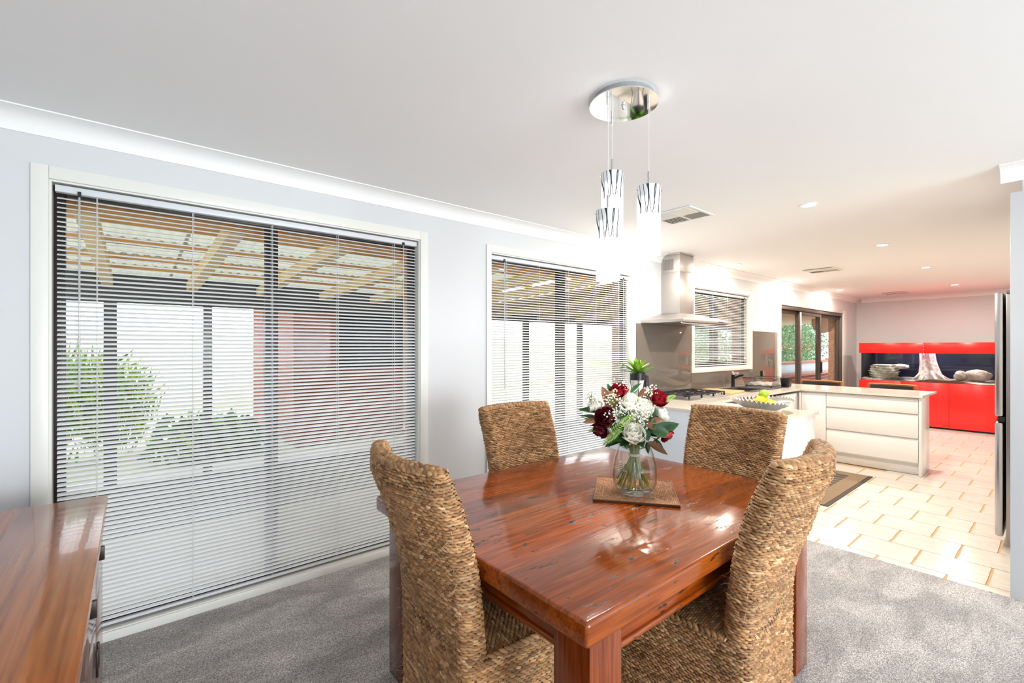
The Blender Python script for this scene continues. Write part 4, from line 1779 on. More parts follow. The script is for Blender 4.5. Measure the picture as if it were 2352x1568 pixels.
def worktop():
    g = thing('worktop', 'pale stone worktop running in a U round the kitchen', 'worktop', ((RX0 + PX1) / 2, 2.0, BZ - 0.022))
    ox, oy, oz = g.location
    mb = MB()
    def B(x0, x1, y0, y1):
        mb.box(x0 - ox, x1 - ox, y0 - oy, y1 - oy, BZ - 0.022 - oz, BZ - oz)
    e = WY - 0.010
    B(RX0, RX1, RY0, e)
    B(RX1, SKX0, MY0, e)
    B(SKX0, SKX1, MY0, SKY0)
    B(SKX0, SKX1, SKY1, e)
    B(SKX1, PX0, MY0, e)
    B(PX0, PX1, PY0, e)
    mb.build('slab', M_stone, g)


worktop()
T_ = BZ - 0.023


def cab(label, x0, x1, y0, y1, name='base_cabinet', z1=None, kick=None):
    g = thing(name, label, 'cabinet', ((x0 + x1) / 2, (y0 + y1) / 2, 0.0))
    return g


def Bx(g, name, x0, x1, y0, y1, z0, z1, m, bevel=0.0015, parent=None):
    o = g.location
    return MB().box(x0 - o[0], x1 - o[0], y0 - o[1], y1 - o[1], z0 - o[2], z1 - o[2]).build(name, m, parent or g, bevel=bevel)


# return that closes the kitchen towards the dining table
g = cab('white gloss cabinet return with the fruit bowl on its top', RX0, RX1, RY0, WY)
Bx(g, 'back_panel', RX0 + 0.020, RX0 + 0.038, RY0 + 0.038, WY - 0.02, 0.002, T_, mat('daylight_tinted_panel', (0.66, 0.70, 0.76), 0.25))  # white panel, blue cast of the dining-side daylight painted into the colour
Bx(g, 'end_panel', RX0 + 0.020, RX1 - 0.025, RY0 + 0.018, RY0 + 0.037, 0.002, T_, M_white)
Bx(g, 'body', RX0 + 0.039, RX1 - 0.05, RY0 + 0.038, WY - 0.02, 0.10, T_, M_whitem)
Bx(g, 'kickboard', RX0 + 0.039, RX1 - 0.09, RY0 + 0.038, WY - 0.02, 0.002, 0.099, M_white)
for k in range(2):
    Bx(g, 'door', RX1 - 0.049, RX1 - 0.031, RY0 + 0.040 + 0.40 * k, RY0 + 0.436 + 0.40 * k, 0.105, T_ - 0.03, M_white)

# dishwasher and cabinets below the window
g = thing('dishwasher', 'stainless steel dishwasher front under the worktop', 'dishwasher', (4.90, 2.5, 0.0))
Bx(g, 'body', 4.605, 5.195, MY0 + 0.06, WY - 0.05, 0.10, T_, M_whitem)
Bx(g, 'door', 4.605, 5.195, MY0 + 0.025, MY0 + 0.058, 0.11, 0.725, M_steel)
Bx(g, 'control_panel', 4.605, 5.195, MY0 + 0.025, MY0 + 0.058, 0.730, 0.822, M_steel)
Bx(g, 'handle', 4.62, 5.18, MY0 + 0.020, MY0 + 0.0245, 0.805, 0.8185, M_black, 0.001)
Bx(g, 'kickboard', 4.605, 5.195, MY0 + 0.10, MY0 + 0.12, 0.002, 0.099, M_white)
for lab, a, b in (('white gloss base cabinet under the cooktop', 4.28, 4.60), ('white gloss base cabinet under the sink', 5.20, 6.44)):
    g = cab(lab, a, b, MY0, WY)
    Bx(g, 'body', a, b, MY0 + 0.06, WY - 0.05, 0.10, T_ if b < 5 else 0.66, M_whitem)
    n = 1 if b < 5 else 2
    w = (b - a) / n
    for k in range(n):
        Bx(g, 'door', a + k * w + 0.002, a + (k + 1) * w - 0.002, MY0 + 0.025, MY0 + 0.0585, 0.105, T_ - 0.028, M_white)
    Bx(g, 'kickboard', a, b, MY0 + 0.10, MY0 + 0.12, 0.002, 0.099, M_white)

# peninsula: end panel, drawers, corner cupboard
g = thing('drawer_unit', 'white gloss unit of three wide drawers in the peninsula', 'cabinet', (6.70, 1.45, 0.0))
FX = 6.486
Bx(g, 'end_panel', FX - 0.006, 6.895, 1.010, 1.034, 0.002, T_, M_white)
Bx(g, 'body', FX + 0.021, 6.875, 1.0345, 1.888, 0.125, T_, M_whitem)
Bx(g, 'back_panel', 6.876, 6.895, 1.0345, WY - 0.03, 0.002, T_, M_white)
Bx(g, 'kickboard', 6.560, 6.578, 1.0345, 1.888, 0.002, 0.124, M_white)
for a, b in ((0.668, 0.816), (0.404, 0.640), (0.142, 0.376)):
    d = Bx(g, 'drawer', FX, FX + 0.020, 1.040, 1.884, a, b, M_white)
    Bx(g, 'finger_pull', FX + 0.010, FX + 0.020, 1.040, 1.884, b + 0.001, b + 0.014, M_whitem, 0.001, parent=None)
g = thing('corner_cabinet', 'white gloss corner cupboard where peninsula and sink bench meet', 'cabinet', (6.70, 2.3, 0.0))
Bx(g, 'body', FX + 0.021, 6.875, 1.889, WY - 0.03, 0.125, T_, M_whitem)
Bx(g, 'door', FX, FX + 0.020, 1.889, 2.150, 0.142, 0.816, M_white)
Bx(g, 'filler', FX - 0.02, FX + 0.020, 2.153, 2.178, 0.142, 0.816, M_white)
Bx(g, 'kickboard', 6.560, 6.578, 1.889, 2.26, 0.002, 0.124, M_white)

# ------------------------------------------------------------ splashback glass
M_splash = mat('taupe_backpainted_glass', (0.150, 0.128, 0.108), 0.03, spec=0.28)
for lab, x0, x1, z0, z1 in (('taupe glass splashback behind the cooktop', 4.045, 5.132, BZ + 0.001, 1.634),
                            ('low taupe glass splashback under the kitchen window', 5.134, 6.795, BZ + 0.001, 1.073),
                            ('taupe glass splashback between kitchen window and sliding door', 6.797, 7.66, BZ + 0.001, 1.612)):
    o = MB().box(x0, x1, WY - 0.008, WY - 0.0005, z0, z1).build('splashback', M_splash, bevel=0.0008)
    tag(o, lab, 'splashback')

# ------------------------------------------------------------ range hood
def range_hood():
    x0, x1, y0, y1 = 4.12, 5.05, 2.390, WY - 0.001
    g = thing('range_hood', 'stainless steel chimney range hood over the cooktop', 'range hood', (4.6, 2.65, 1.634))
    o = g.location
    MB().box(x0 - o[0], x1 - o[0], y0 - o[1], y1 - o[1], 0.0, 0.034).build('canopy_rim', M_steel, g, bevel=0.002)
    cx0, cx1, cy0 = 4.508, 4.790, 2.652
    a = [(x0 + 0.004, y0 + 0.004), (x1 - 0.004, y0 + 0.004), (x1 - 0.004, y1), (x0 + 0.004, y1)]
    b = [(cx0, cy0), (cx1, cy0), (cx1, y1), (cx0, y1)]
    mb = MB()
    vs_ = [(p[0] - o[0], p[1] - o[1], 0.0345) for p in a] + [(p[0] - o[0], p[1] - o[1], 0.115) for p in b]
    mb.add(vs_, [(0, 1, 5, 4), (1, 2, 6, 5), (2, 3, 7, 6), (3, 0, 4, 7), (4, 5, 6, 7)])
    mb.build('canopy_slope', M_steel, g)
    MB().box(cx0 - o[0], cx1 - o[0], cy0 - o[1], y1 - o[1], 0.1155, 0.560).build('chimney', M_steel, g, bevel=0.002)
    MB().box(cx0 + 0.003 - o[0], cx1 - 0.003 - o[0], cy0 + 0.003 - o[1], y1 - o[1], 0.5605, 0.750).build('upper_chimney', M_steel, g, bevel=0.002)
    MB().box(cx0 - 0.004 - o[0], cx1 + 0.004 - o[0], cy0 - 0.004 - o[1], y1 - o[1], 0.7505, 0.7655).build('ceiling_trim', M_steel, g, bevel=0.001)
    vy0, vy1, vz0, vz1 = 2.735, 2.855, 0.590, 0.705
    MB().box(cx0 - 0.0005 - o[0], cx0 + 0.0025 - o[0], vy0 - o[1], vy1 - o[1], vz0, vz1).build('vent_opening', mat('vent_dark', (0.10, 0.085, 0.07), 0.6), g)
    me = MB().box(-0.0015, 0.0015, -0.0022, 0.0022, 0, vz1 - vz0).mesh('grille_bar')
    me.materials.append(M_steel)
    for k in range(14):
        q = link('grille_bar', me, g)
        q.location = (cx0 - 0.002 - o[0], vy0 + (k + 0.5) * (vy1 - vy0) / 14 - o[1], vz0)
    MB().box(x0 + 0.02 - o[0], x1 - 0.02 - o[0], y0 + 0.02 - o[1], y1 - 0.02 - o[1], -0.004, -0.0005).build('filter', mat('hood_filter', (0.20, 0.18, 0.19), 0.35, metal=0.8), g)
    MB().tube([(x0 + 0.02 - o[0], y0 + 0.03 - o[1], -0.010), (x1 - 0.02 - o[0], y0 + 0.03 - o[1], -0.010)], 0.007, 10).build('filter_bar', M_chrome, g, smooth=True)
    me = MB().box(-0.007, 0.007, -0.003, 0.0, -0.003, 0.003).mesh('button')
    me.materials.append(M_dark)
    for k in range(6):
        q = link('button', me, g)
        q.location = (4.83 - o[0] + k * 0.018, y0 - o[1], 0.017)


range_hood()

# ------------------------------------------------------------ cooktop
def cooktop():
    x0, x1, y0, y1 = 4.14, 4.98, 2.330, 2.80
    g = thing('cooktop', 'steel gas cooktop with black cast-iron trivets', 'cooktop', ((x0 + x1) / 2, (y0 + y1) / 2, BZ + 0.0005))
    L, W = x1 - x0, y1 - y0
    MB().box(-L / 2, L / 2, -W / 2, W / 2, 0, 0.007).build('plate', M_steel, g, bevel=0.003)
    for i, cx in enumerate((-0.24, 0.0, 0.24)):
        w = 0.118
        mb = MB()
        for (a, b) in (((-w, -0.19), (w, -0.19)), ((-w, 0.19), (w, 0.19)), ((-w, -0.19), (-w, 0.19)), ((w, -0.19), (w, 0.19)), ((-w, 0), (w, 0)), ((0, -0.19), (0, -0.05)), ((0, 0.05), (0, 0.19)), ((-w, -0.10), (-0.035, -0.10)), ((w, -0.10), (0.035, -0.10)), ((-w, 0.10), (-0.035, 0.10)), ((w, 0.10), (0.035, 0.10))):
            xa, xb = sorted((a[0], b[0]))
            ya, yb = sorted((a[1], b[1]))
            mb.box(xa - 0.0045, xb + 0.0045, ya - 0.0045, yb + 0.0045, 0.038, 0.048)
        for sx in (-1, 1):
            for sy in (-1, 1):
                mb.box(sx * w - 0.006, sx * w + 0.006, sy * 0.19 - 0.006, sy * 0.19 + 0.006, 0.0075, 0.048)
        mb.build('trivet', M_blackm, g).location = (cx, 0, 0)
        for cy in ((-0.10, 0.10) if i != 1 else (0.0,)):
            b = MB().lathe([(0.0, 0.0075), (0.045, 0.0075), (0.045, 0.018), (0.036, 0.020), (0.0, 0.020)], 20, (cx, cy)).build('burner', M_steel, g, smooth=True)
            MB().lathe([(0.0, 0.0205), (0.032, 0.0205), (0.034, 0.026), (0.030, 0.030), (0.0, 0.030)], 20, (cx, cy)).build('burner_cap', M_blackm, b, smooth=True)
    for k in range(5):
        kx = L / 2 - 0.035
        MB().lathe([(0.0, 0.0075), (0.019, 0.0075), (0.017, 0.026), (0.0, 0.028)], 16, (kx, -0.16 + k * 0.075)).build('knob', M_chrome, g, smooth=True)


cooktop()
o = thing('chopping_board', 'pale wooden chopping board beside the cooktop', 'chopping board', (5.20, 2.58, BZ + 0.001), R(4))
MB().box(-0.20, 0.22, -0.21, 0.21, 0, 0.022).build('board', wood_mat('pale_beech', (0.42, 0.23, 0.09), (0.62, 0.40, 0.18), (0.74, 0.54, 0.29), 0, 1, 0.45, 0.1, 0, 0), o, bevel=0.006)


# ------------------------------------------------------------ sink, tap, dish rack
def sink():
    x0, x1, y0, y1 = 5.50, 6.60, 2.33, 2.79
    g = thing('sink', 'black composite sink with drainer set into the worktop', 'sink', ((x0 + x1) / 2, (y0 + y1) / 2, BZ))
    o = g.location
    M = mat('black_granite_sink', (0.045, 0.042, 0.042), 0.45, vary=(300, (0.09, 0.085, 0.085), 0.7))
    mb = MB()
    for a, b, c, d in ((x0, SKX0, y0, y1), (SKX0, SKX1, y0, SKY0), (SKX0, SKX1, SKY1, y1), (SKX1, x1, y0, y1)):
        mb.box(a - o[0], b - o[0], c - o[1], d - o[1], 0.0005, 0.007)
    mb.build('rim', M, g)
    bw = MB()
    a, b, c, d = SKX0 + 0.001 - o[0], SKX1 - 0.001 - o[0], SKY0 + 0.001 - o[1], SKY1 - 0.001 - o[1]
    bw.box(a, a + 0.004, c, d, -0.18, 0.0)
    bw.box(b - 0.004, b, c, d, -0.18, 0.0)
    bw.box(a + 0.004, b - 0.004, c, c + 0.004, -0.18, 0.0)
    bw.box(a + 0.004, b - 0.004, d - 0.004, d, -0.18, 0.0)
    bw.box(a + 0.004, b - 0.004, c + 0.004, d - 0.004, -0.18, -0.176)
    bw.build('bowl', M, g)
    for k in range(8):
        MB().box(SKX1 + 0.05 - o[0], x1 - 0.05 - o[0], y0 + 0.05 + k * 0.045 - o[1], y0 + 0.058 + k * 0.045 - o[1], 0.0072, 0.0092).build('drainer_rib', M, g)
    # tap
    t = thing('tap', 'black mixer tap with a chrome lever behind the sink', 'tap', (5.985, 2.775, BZ + 0.0075))
    MB().lathe([(0.0, 0), (0.027, 0), (0.027, 0.006), (0.021, 0.010), (0.020, 0.150), (0.022, 0.155), (0.0, 0.157)], 20).build('body', M_black, t, smooth=True)
    MB().tube([(0, -0.015, 0.115), (-0.01, -0.09, 0.150), (-0.016, -0.135, 0.160)], 0.014, 12).build('spout', M_black, t, smooth=True)
    MB().lathe([(0.0, 0.157), (0.018, 0.157), (0.018, 0.176), (0.010, 0.184), (0.008, 0.20), (0.0, 0.202)], 16).build('cap', M_chrome, t, smooth=True)
    MB().tube([(0.0, 0.0, 0.170), (0.035, -0.025, 0.172), (0.06, -0.04, 0.168)], [0.010, 0.013, 0.015], 12).build('lever', M_chrome, t, smooth=True)


sink()


def dish_rack():
    x0, y0 = 6.16, 2.36
    g = thing('dish_rack', 'black wire dish rack on the sink drainer', 'dish rack', (x0, y0, BZ + 0.0095))
    L, W, H = 0.42, 0.38, 0.115
    fr = MB()
    for z, s in ((0.015, 0.03), (H, 0.0)):
        pts = [(s, s, z), (L - s, s, z), (L - s, W - s, z), (s, W - s, z)]
        for i in range(4):
            fr.tube([pts[i], pts[(i + 1) % 4]], 0.0036, 6)
    fr.build('rim_wire', M_black, g)
    me_v = MB()
    me_v.tube([(0, 0.03, 0.015), (0, 0.0, H)], 0.0026, 5)
    m1 = me_v.mesh('upright_wire')
    m1.materials.append(M_black)
    for k in range(13):
        for sy in (0, 1):
            q = link('upright_wire', m1, g)
            q.location = (0.03 + k * 0.03, 0 if sy == 0 else W, 0)
            q.rotation_euler = (0, 0, 0)
            if sy:
                q.scale = (1, -1, 1)
    p = MB()
    p.tube([(0, 0.05, 0.016), (0, 0.10, 0.055), (0, 0.14, 0.016), (0, 0.20, 0.055), (0, 0.24, 0.016), (0, 0.30, 0.055), (0, 0.33, 0.016)], 0.0026, 6)
    m2 = p.mesh('plate_divider')
    m2.materials.append(mat('pale_coated_wire', (0.70, 0.68, 0.62), 0.35))
    for k in range(10):
        q = link('plate_divider', m2, g)
        q.location = (0.06 + k * 0.034, 0, 0)
    for sx in (0.04, L - 0.04):
        for sy in (0.04, W - 0.04):
            MB().lathe([(0.0, 0.0), (0.009, 0.0), (0.009, 0.014), (0.0, 0.014)], 10, (sx, sy)).build('foot', M_black, g)
    c = thing('cutlery_caddy', 'black open cutlery caddy at the end of the dish rack', 'caddy', (6.535, 2.345, BZ + 0.010))
    mb = MB()
    a, b, h = 0.048, 0.055, 0.112
    ring = lambda s, z: [(-a * s, -b * s, z), (a * s, -b * s, z), (a * s, b * s, z), (-a * s, b * s, z)]
    vs_ = ring(0.82, 0.0) + ring(1.0, h) + ring(0.94, h) + ring(0.76, 0.006)
    fs = [(3, 2, 1, 0)]
    for k in range(4):
        k2 = (k + 1) % 4
        fs += [(k, k2, 4 + k2, 4 + k), (4 + k, 4 + k2, 8 + k2, 8 + k), (8 + k, 8 + k2, 12 + k2, 12 + k)]
    fs.append((12, 13, 14, 15))
    mb.add(vs_, fs)
    mb.build('caddy_body', M_black, c, bevel=0.002)


dish_rack()
g = thing('power_point', 'double power point on the splashback glass above the sink', 'power point', (7.12, WY - 0.008, 1.0))
MB().box(-0.058, 0.058, -0.009, -0.0005, -0.037, 0.037).build('plate', mat('red_brown_plate', (0.35, 0.33, 0.32), 0.08, metal=0.6), g, bevel=0.003)
MB().box(-0.075, -0.059, -0.03, -0.0005, -0.040, 0.040).build('plug', M_black, g, bevel=0.003)
MB().tube([(-0.067, -0.02, -0.04), (-0.09, -0.02, -0.08), (-0.16, -0.02, -0.105), (-0.25, -0.02, -0.122)], 0.003, 6).build('cable', M_black, g, smooth=True)


# ------------------------------------------------------------ fruit bowl
def fruit_bowl():
    cx, cy = 3.925, 1.590
    g = thing('fruit_bowl', 'wide ribbed silver glass fruit bowl on the white return', 'bowl', (cx, cy, BZ + 0.001))
    def rib(r, z, a):
        t = min(1, max(0, (r - 0.06) / 0.16))
        k = 1 + 0.020 * t * math.sin(a * 44)
        return (r * k, z + 0.010 * t * math.sin(a * 44 + 1.2) * (1 if z > 0.03 else 0) + 0.012 * t * math.cos(2 * a + 0.6))
    prof = [(0.0, 0.0), (0.060, 0.0), (0.085, 0.010), (0.130, 0.034), (0.180, 0.064), (0.225, 0.094), (0.222, 0.098), (0.176, 0.070), (0.126, 0.041), (0.082, 0.017), (0.0, 0.008)]
    MB().lathe(prof, 176, fn=rib).build('bowl_shell', mat('silvered_glass', (0.62, 0.61, 0.60), 0.12, metal=0.85), g, smooth=True, angle=60)
    M_lemon = mat('lemon_skin', (0.74, 0.54, 0.015), 0.4, bump=(260, 0.25, 0.002))
    M_lime = mat('lime_skin', (0.20, 0.36, 0.02), 0.35, bump=(260, 0.2, 0.002), vary=(20, (0.40, 0.46, 0.03), 0.6))
    def fruit_mesh(name, a, b, m):
        mb = MB()
        def fn(u, v):
            th = PI * v
            r = b * math.sin(th) ** 0.9
            x = -a * math.cos(th)
            tipk = (abs(math.cos(th)) ** 14) * a * 0.18
            return (x + math.copysign(tipk, -math.cos(th)), r * math.cos(2 * PI * u), r * math.sin(2 * PI * u))
        mb.grid(fn, 16, 12, True)
        me = mb.mesh(name)
        me.materials.append(m)
        me.polygons.foreach_set('use_smooth', [True] * len(me.polygons))
        return me
    lm_, li_ = fruit_mesh('lemon', 0.042, 0.031, M_lemon), fruit_mesh('lime', 0.038, 0.033, M_lime)
    spots = [(-0.090, 0.030, 0.066, 20), (-0.035, -0.070, 0.062, 70), (0.035, -0.065, 0.062, 130), (0.090, -0.020, 0.066, 10), (0.045, 0.060, 0.062, 50), (-0.035, 0.075, 0.064, 100), (0.0, 0.0, 0.056, 30), (-0.045, -0.010, 0.098, 150), (0.045, 0.005, 0.098, 60)]
    for (x, y, z, a) in spots:
        o = link('lemon', lm_)
        o.location = (cx + x, cy + y, BZ + z)
        o.rotation_euler = (R(20), R(rnd.uniform(-15, 15)), R(a))
        tag(o, 'ripe yellow lemon lying in the silver fruit bowl', 'lemon', 'lemons in the fruit bowl')
    o = link('lime', li_)
    o.location = (cx + 0.012, cy - 0.012, BZ + 0.142)
    o.rotation_euler = (0, R(-10), R(-35))
    tag(o, 'green lime on top of the lemons in the bowl', 'lime')


fruit_bowl()


# ------------------------------------------------------------ potted succulent and pepper mill
def plant():
    cx, cy = 3.735, 2.640
    g = thing('potted_plant', 'bright green rosette plant in a tapered pot on a black stand', 'plant', (cx, cy, BZ + 0.001))
    MB().lathe([(0.0, 0.045), (0.030, 0.045), (0.060, 0.20), (0.066, 0.215), (0.062, 0.215), (0.0, 0.205)], 28).build('pot', mat('pale_pot', (0.66, 0.62, 0.58), 0.2), g, smooth=True)
    MB().lathe([(0.068, 0.205), (0.072, 0.205), (0.074, 0.272), (0.070, 0.272), (0.068, 0.262)], 28).build('pot_band', M_black, g, smooth=True)
    MB().lathe([(0.0, 0.255), (0.0665, 0.262), (0.0665, 0.258), (0.0, 0.250)], 24).build('soil', mat('potting_soil', (0.03, 0.02, 0.015), 0.9, bump=(200, 0.8, 0.01)), g)
    for k in range(4):
        a = R(45 + 90 * k)
        MB().tube([(0.070 * math.cos(a), 0.070 * math.sin(a), 0.21), (0.045 * math.cos(a), 0.045 * math.sin(a), 0.05), (0.060 * math.cos(a), 0.060 * math.sin(a), 0.0)], 0.004, 6).build('stand_leg', M_black, g)
    M_rl = mat('succulent_leaf', (0.13, 0.34, 0.015), 0.4, vary=(18, (0.30, 0.48, 0.05), 0.8))
    M_rd = mat('succulent_leaf_dark', (0.06, 0.19, 0.025), 0.4, vary=(18, (0.12, 0.28, 0.04), 0.8))
    rr = random.Random(9)
    for k in range(26):
        t = k / 25
        a = k * 2.39996
        el = R(78 - 68 * t ** 0.8)
        L = (0.15 + 0.12 * t) * rr.uniform(0.8, 1.15)
        W = 0.075 * (1 - 0.68 * t)
        d = Vector((math.cos(a) * math.cos(el), math.sin(a) * math.cos(el), math.sin(el)))
        s = Vector((-math.sin(a), math.cos(a), 0))
        n = s.cross(d).normalized()
        if n.z < 0:
            n = -n
        base = Vector((0, 0, 0.262))
        def fn(u, v, d=d, s=s, n=n, L=L, W=W, base=base, t=t):
            w = W * (math.sin(PI * min(0.999, (0.12 + 0.88 * v) ** 0.75)) ** 0.8)
            return base + d * (L * v) + s * ((u - 0.5) * w) + n * (abs(u - 0.5) * w * 0.5) - Vector((0, 0, 1)) * (0.035 * t * v * v)
        MB().grid(fn, 4, 7).build('leaf', M_rl if k < 14 else M_rd, g, smooth=True)


plant()
g = thing('pepper_mill', 'black cylinder grinder standing behind the potted plant', 'grinder', (3.925, 2.675, BZ + 0.001))
MB().lathe([(0.0, 0.0), (0.026, 0.0), (0.026, 0.13), (0.0, 0.13)], 20).build('body', M_black, g, smooth=True)
MB().lathe([(0.0, 0.1305), (0.024, 0.1305), (0.024, 0.135), (0.026, 0.137), (0.026, 0.235), (0.023, 0.240), (0.0, 0.240)], 20).build('cap', M_black, g, smooth=True)


# ------------------------------------------------------------ kitchen mat
def kitchen_mat():
    x0, x1, y0, y1 = 4.655, 6.085, 1.340, 2.060
    g = thing('kitchen_mat', 'tan kitchen mat with dark border and grey bars on the tiles', 'mat', ((x0 + x1) / 2, (y0 + y1) / 2, 0.0005))
    hx, hy = (x1 - x0) / 2, (y1 - y0) / 2
    MB().box(-hx, hx, -hy, hy, 0, 0.005).build('backing', mat('mat_border', (0.050, 0.036, 0.030), 0.7), g)
    MB().box(-hx + 0.012, hx - 0.012, -hy + 0.034, hy - 0.034, 0.0051, 0.008).build('pile', mat('mat_tan', (0.30, 0.215, 0.135), 0.95, bump=(350, 0.9, 0.004), vary=(250, (0.20, 0.14, 0.085), 0.9)), g)
    Mg = mat('mat_grey', (0.075, 0.070, 0.058), 0.95, bump=(350, 0.9, 0.004))
    for k in range(11):
        xx = -hx + 0.22 + k * 0.098
        MB().box(xx, xx + 0.062, -hy + 0.175, -hy + 0.52, 0.0081, 0.0095).build('grey_bar', Mg, g)


kitchen_mat()


# ------------------------------------------------------------ tall pantry, fridge
g = thing('pantry_cabinet', 'tall pantry cabinet with white side panel coloured in bluish daylight at the edge of the carpet', 'cabinet', (4.15, -0.12, 0.0))
Bx(g, 'side_panel', 3.736, 3.754, -0.452, 0.213, 0.008, 2.235, mat('daylight_tinted_gloss', (0.60, 0.625, 0.655), 0.2))  # white gloss panel; the bluish daylight on it is mixed into its colour
Bx(g, 'body', 3.755, 4.585, -0.452, 0.180, 0.10, 2.235, M_whitem)
for k in range(2):
    d = Bx(g, 'door', 3.757 + 0.415 * k, 4.168 + 0.415 * k, 0.182, 0.202, 0.11, 2.23, M_white)
Bx(g, 'kickboard', 3.755, 4.585, 0.13, 0.15, 0.002, 0.099, M_white)


def fridge():
    x0, x1, y0, yb, y1 = 4.622, 5.50, -0.470, 0.284, 0.337
    g = thing('fridge', 'stainless steel fridge with stacked doors beside the pantry', 'fridge', ((x0 + x1) / 2, -0.1, 0.0))
    Bx(g, 'body', x0 + 0.004, x1 - 0.004, y0, yb, 0.045, 1.750, mat('fridge_side', (0.33, 0.31, 0.31), 0.3, metal=0.8), 0.006)
    for a, b in ((x0, 5.058), (5.062, x1)):
        d = Bx(g, 'door', a, b, yb + 0.012, y1, 0.905, 1.765, M_steel2, 0.012)
        Bx(g, 'handle_recess', a + 0.004, b - 0.004, yb + 0.004, y1 - 0.012, 0.868, 0.903, M_dark, 0.004)
    d = Bx(g, 'freezer_drawer', x0, x1, yb + 0.012, y1, 0.075, 0.865, M_steel2, 0.014)
    Bx(g, 'hinge_cover', x0 + 0.01, x1 - 0.01, 0.10, yb - 0.001, 1.7515, 1.775, mat('hinge_grey', (0.16, 0.16, 0.17), 0.5), 0.004)
    for xx in (x0 + 0.06, x1 - 0.06):
        Bx(g, 'foot', xx - 0.03, xx + 0.03, 0.15, 0.26, 0.001, 0.044, M_black, 0.004)


fridge()

# clock on the kitchen wall, seen mirrored in the splashback
g = thing('wall_clock', 'round pale wall clock on the kitchen wall', 'clock', (9.0, -0.5, 1.66))
def ring(r0, r1, y0, y1, n=48):
    mb = MB()
    prof = [(r0, y0), (r1, y0), (r1, y1), (r0, y1)]
    for (r, y) in prof:
        for k in range(n):
            a = 2 * PI * k / n
            mb.v.append((r * math.cos(a), y, r * math.sin(a)))
    for i in range(4):
        for k in range(n):
            mb.f.append((i * n + k, i * n + (k + 1) % n, ((i + 1) % 4) * n + (k + 1) % n, ((i + 1) % 4) * n + k))
    return mb
ring(0.165, 0.190, 0.002, 0.035).build('rim', mat('clock_rim', (0.5, 0.48, 0.45), 0.3, metal=0.8), g, smooth=True)
ring(0.001, 0.165, 0.002, 0.012).build('dial', mat('clock_dial', (0.80, 0.78, 0.74), 0.5), g)
MB().box(-0.005, 0.005, 0.013, 0.016, 0, 0.125).build('minute_hand', M_black, g).rotation_euler = (0, R(50), 0)
MB().box(-0.006, 0.006, 0.013, 0.016, 0, 0.085).build('hour_hand', M_black, g).rotation_euler = (0, R(-60), 0)
for k in range(12):
    q = MB().box(-0.004, 0.004, 0.0125, 0.014, 0.135, 0.155).build('hour_mark', M_black, g)
    q.rotation_euler = (0, R(30 * k), 0)


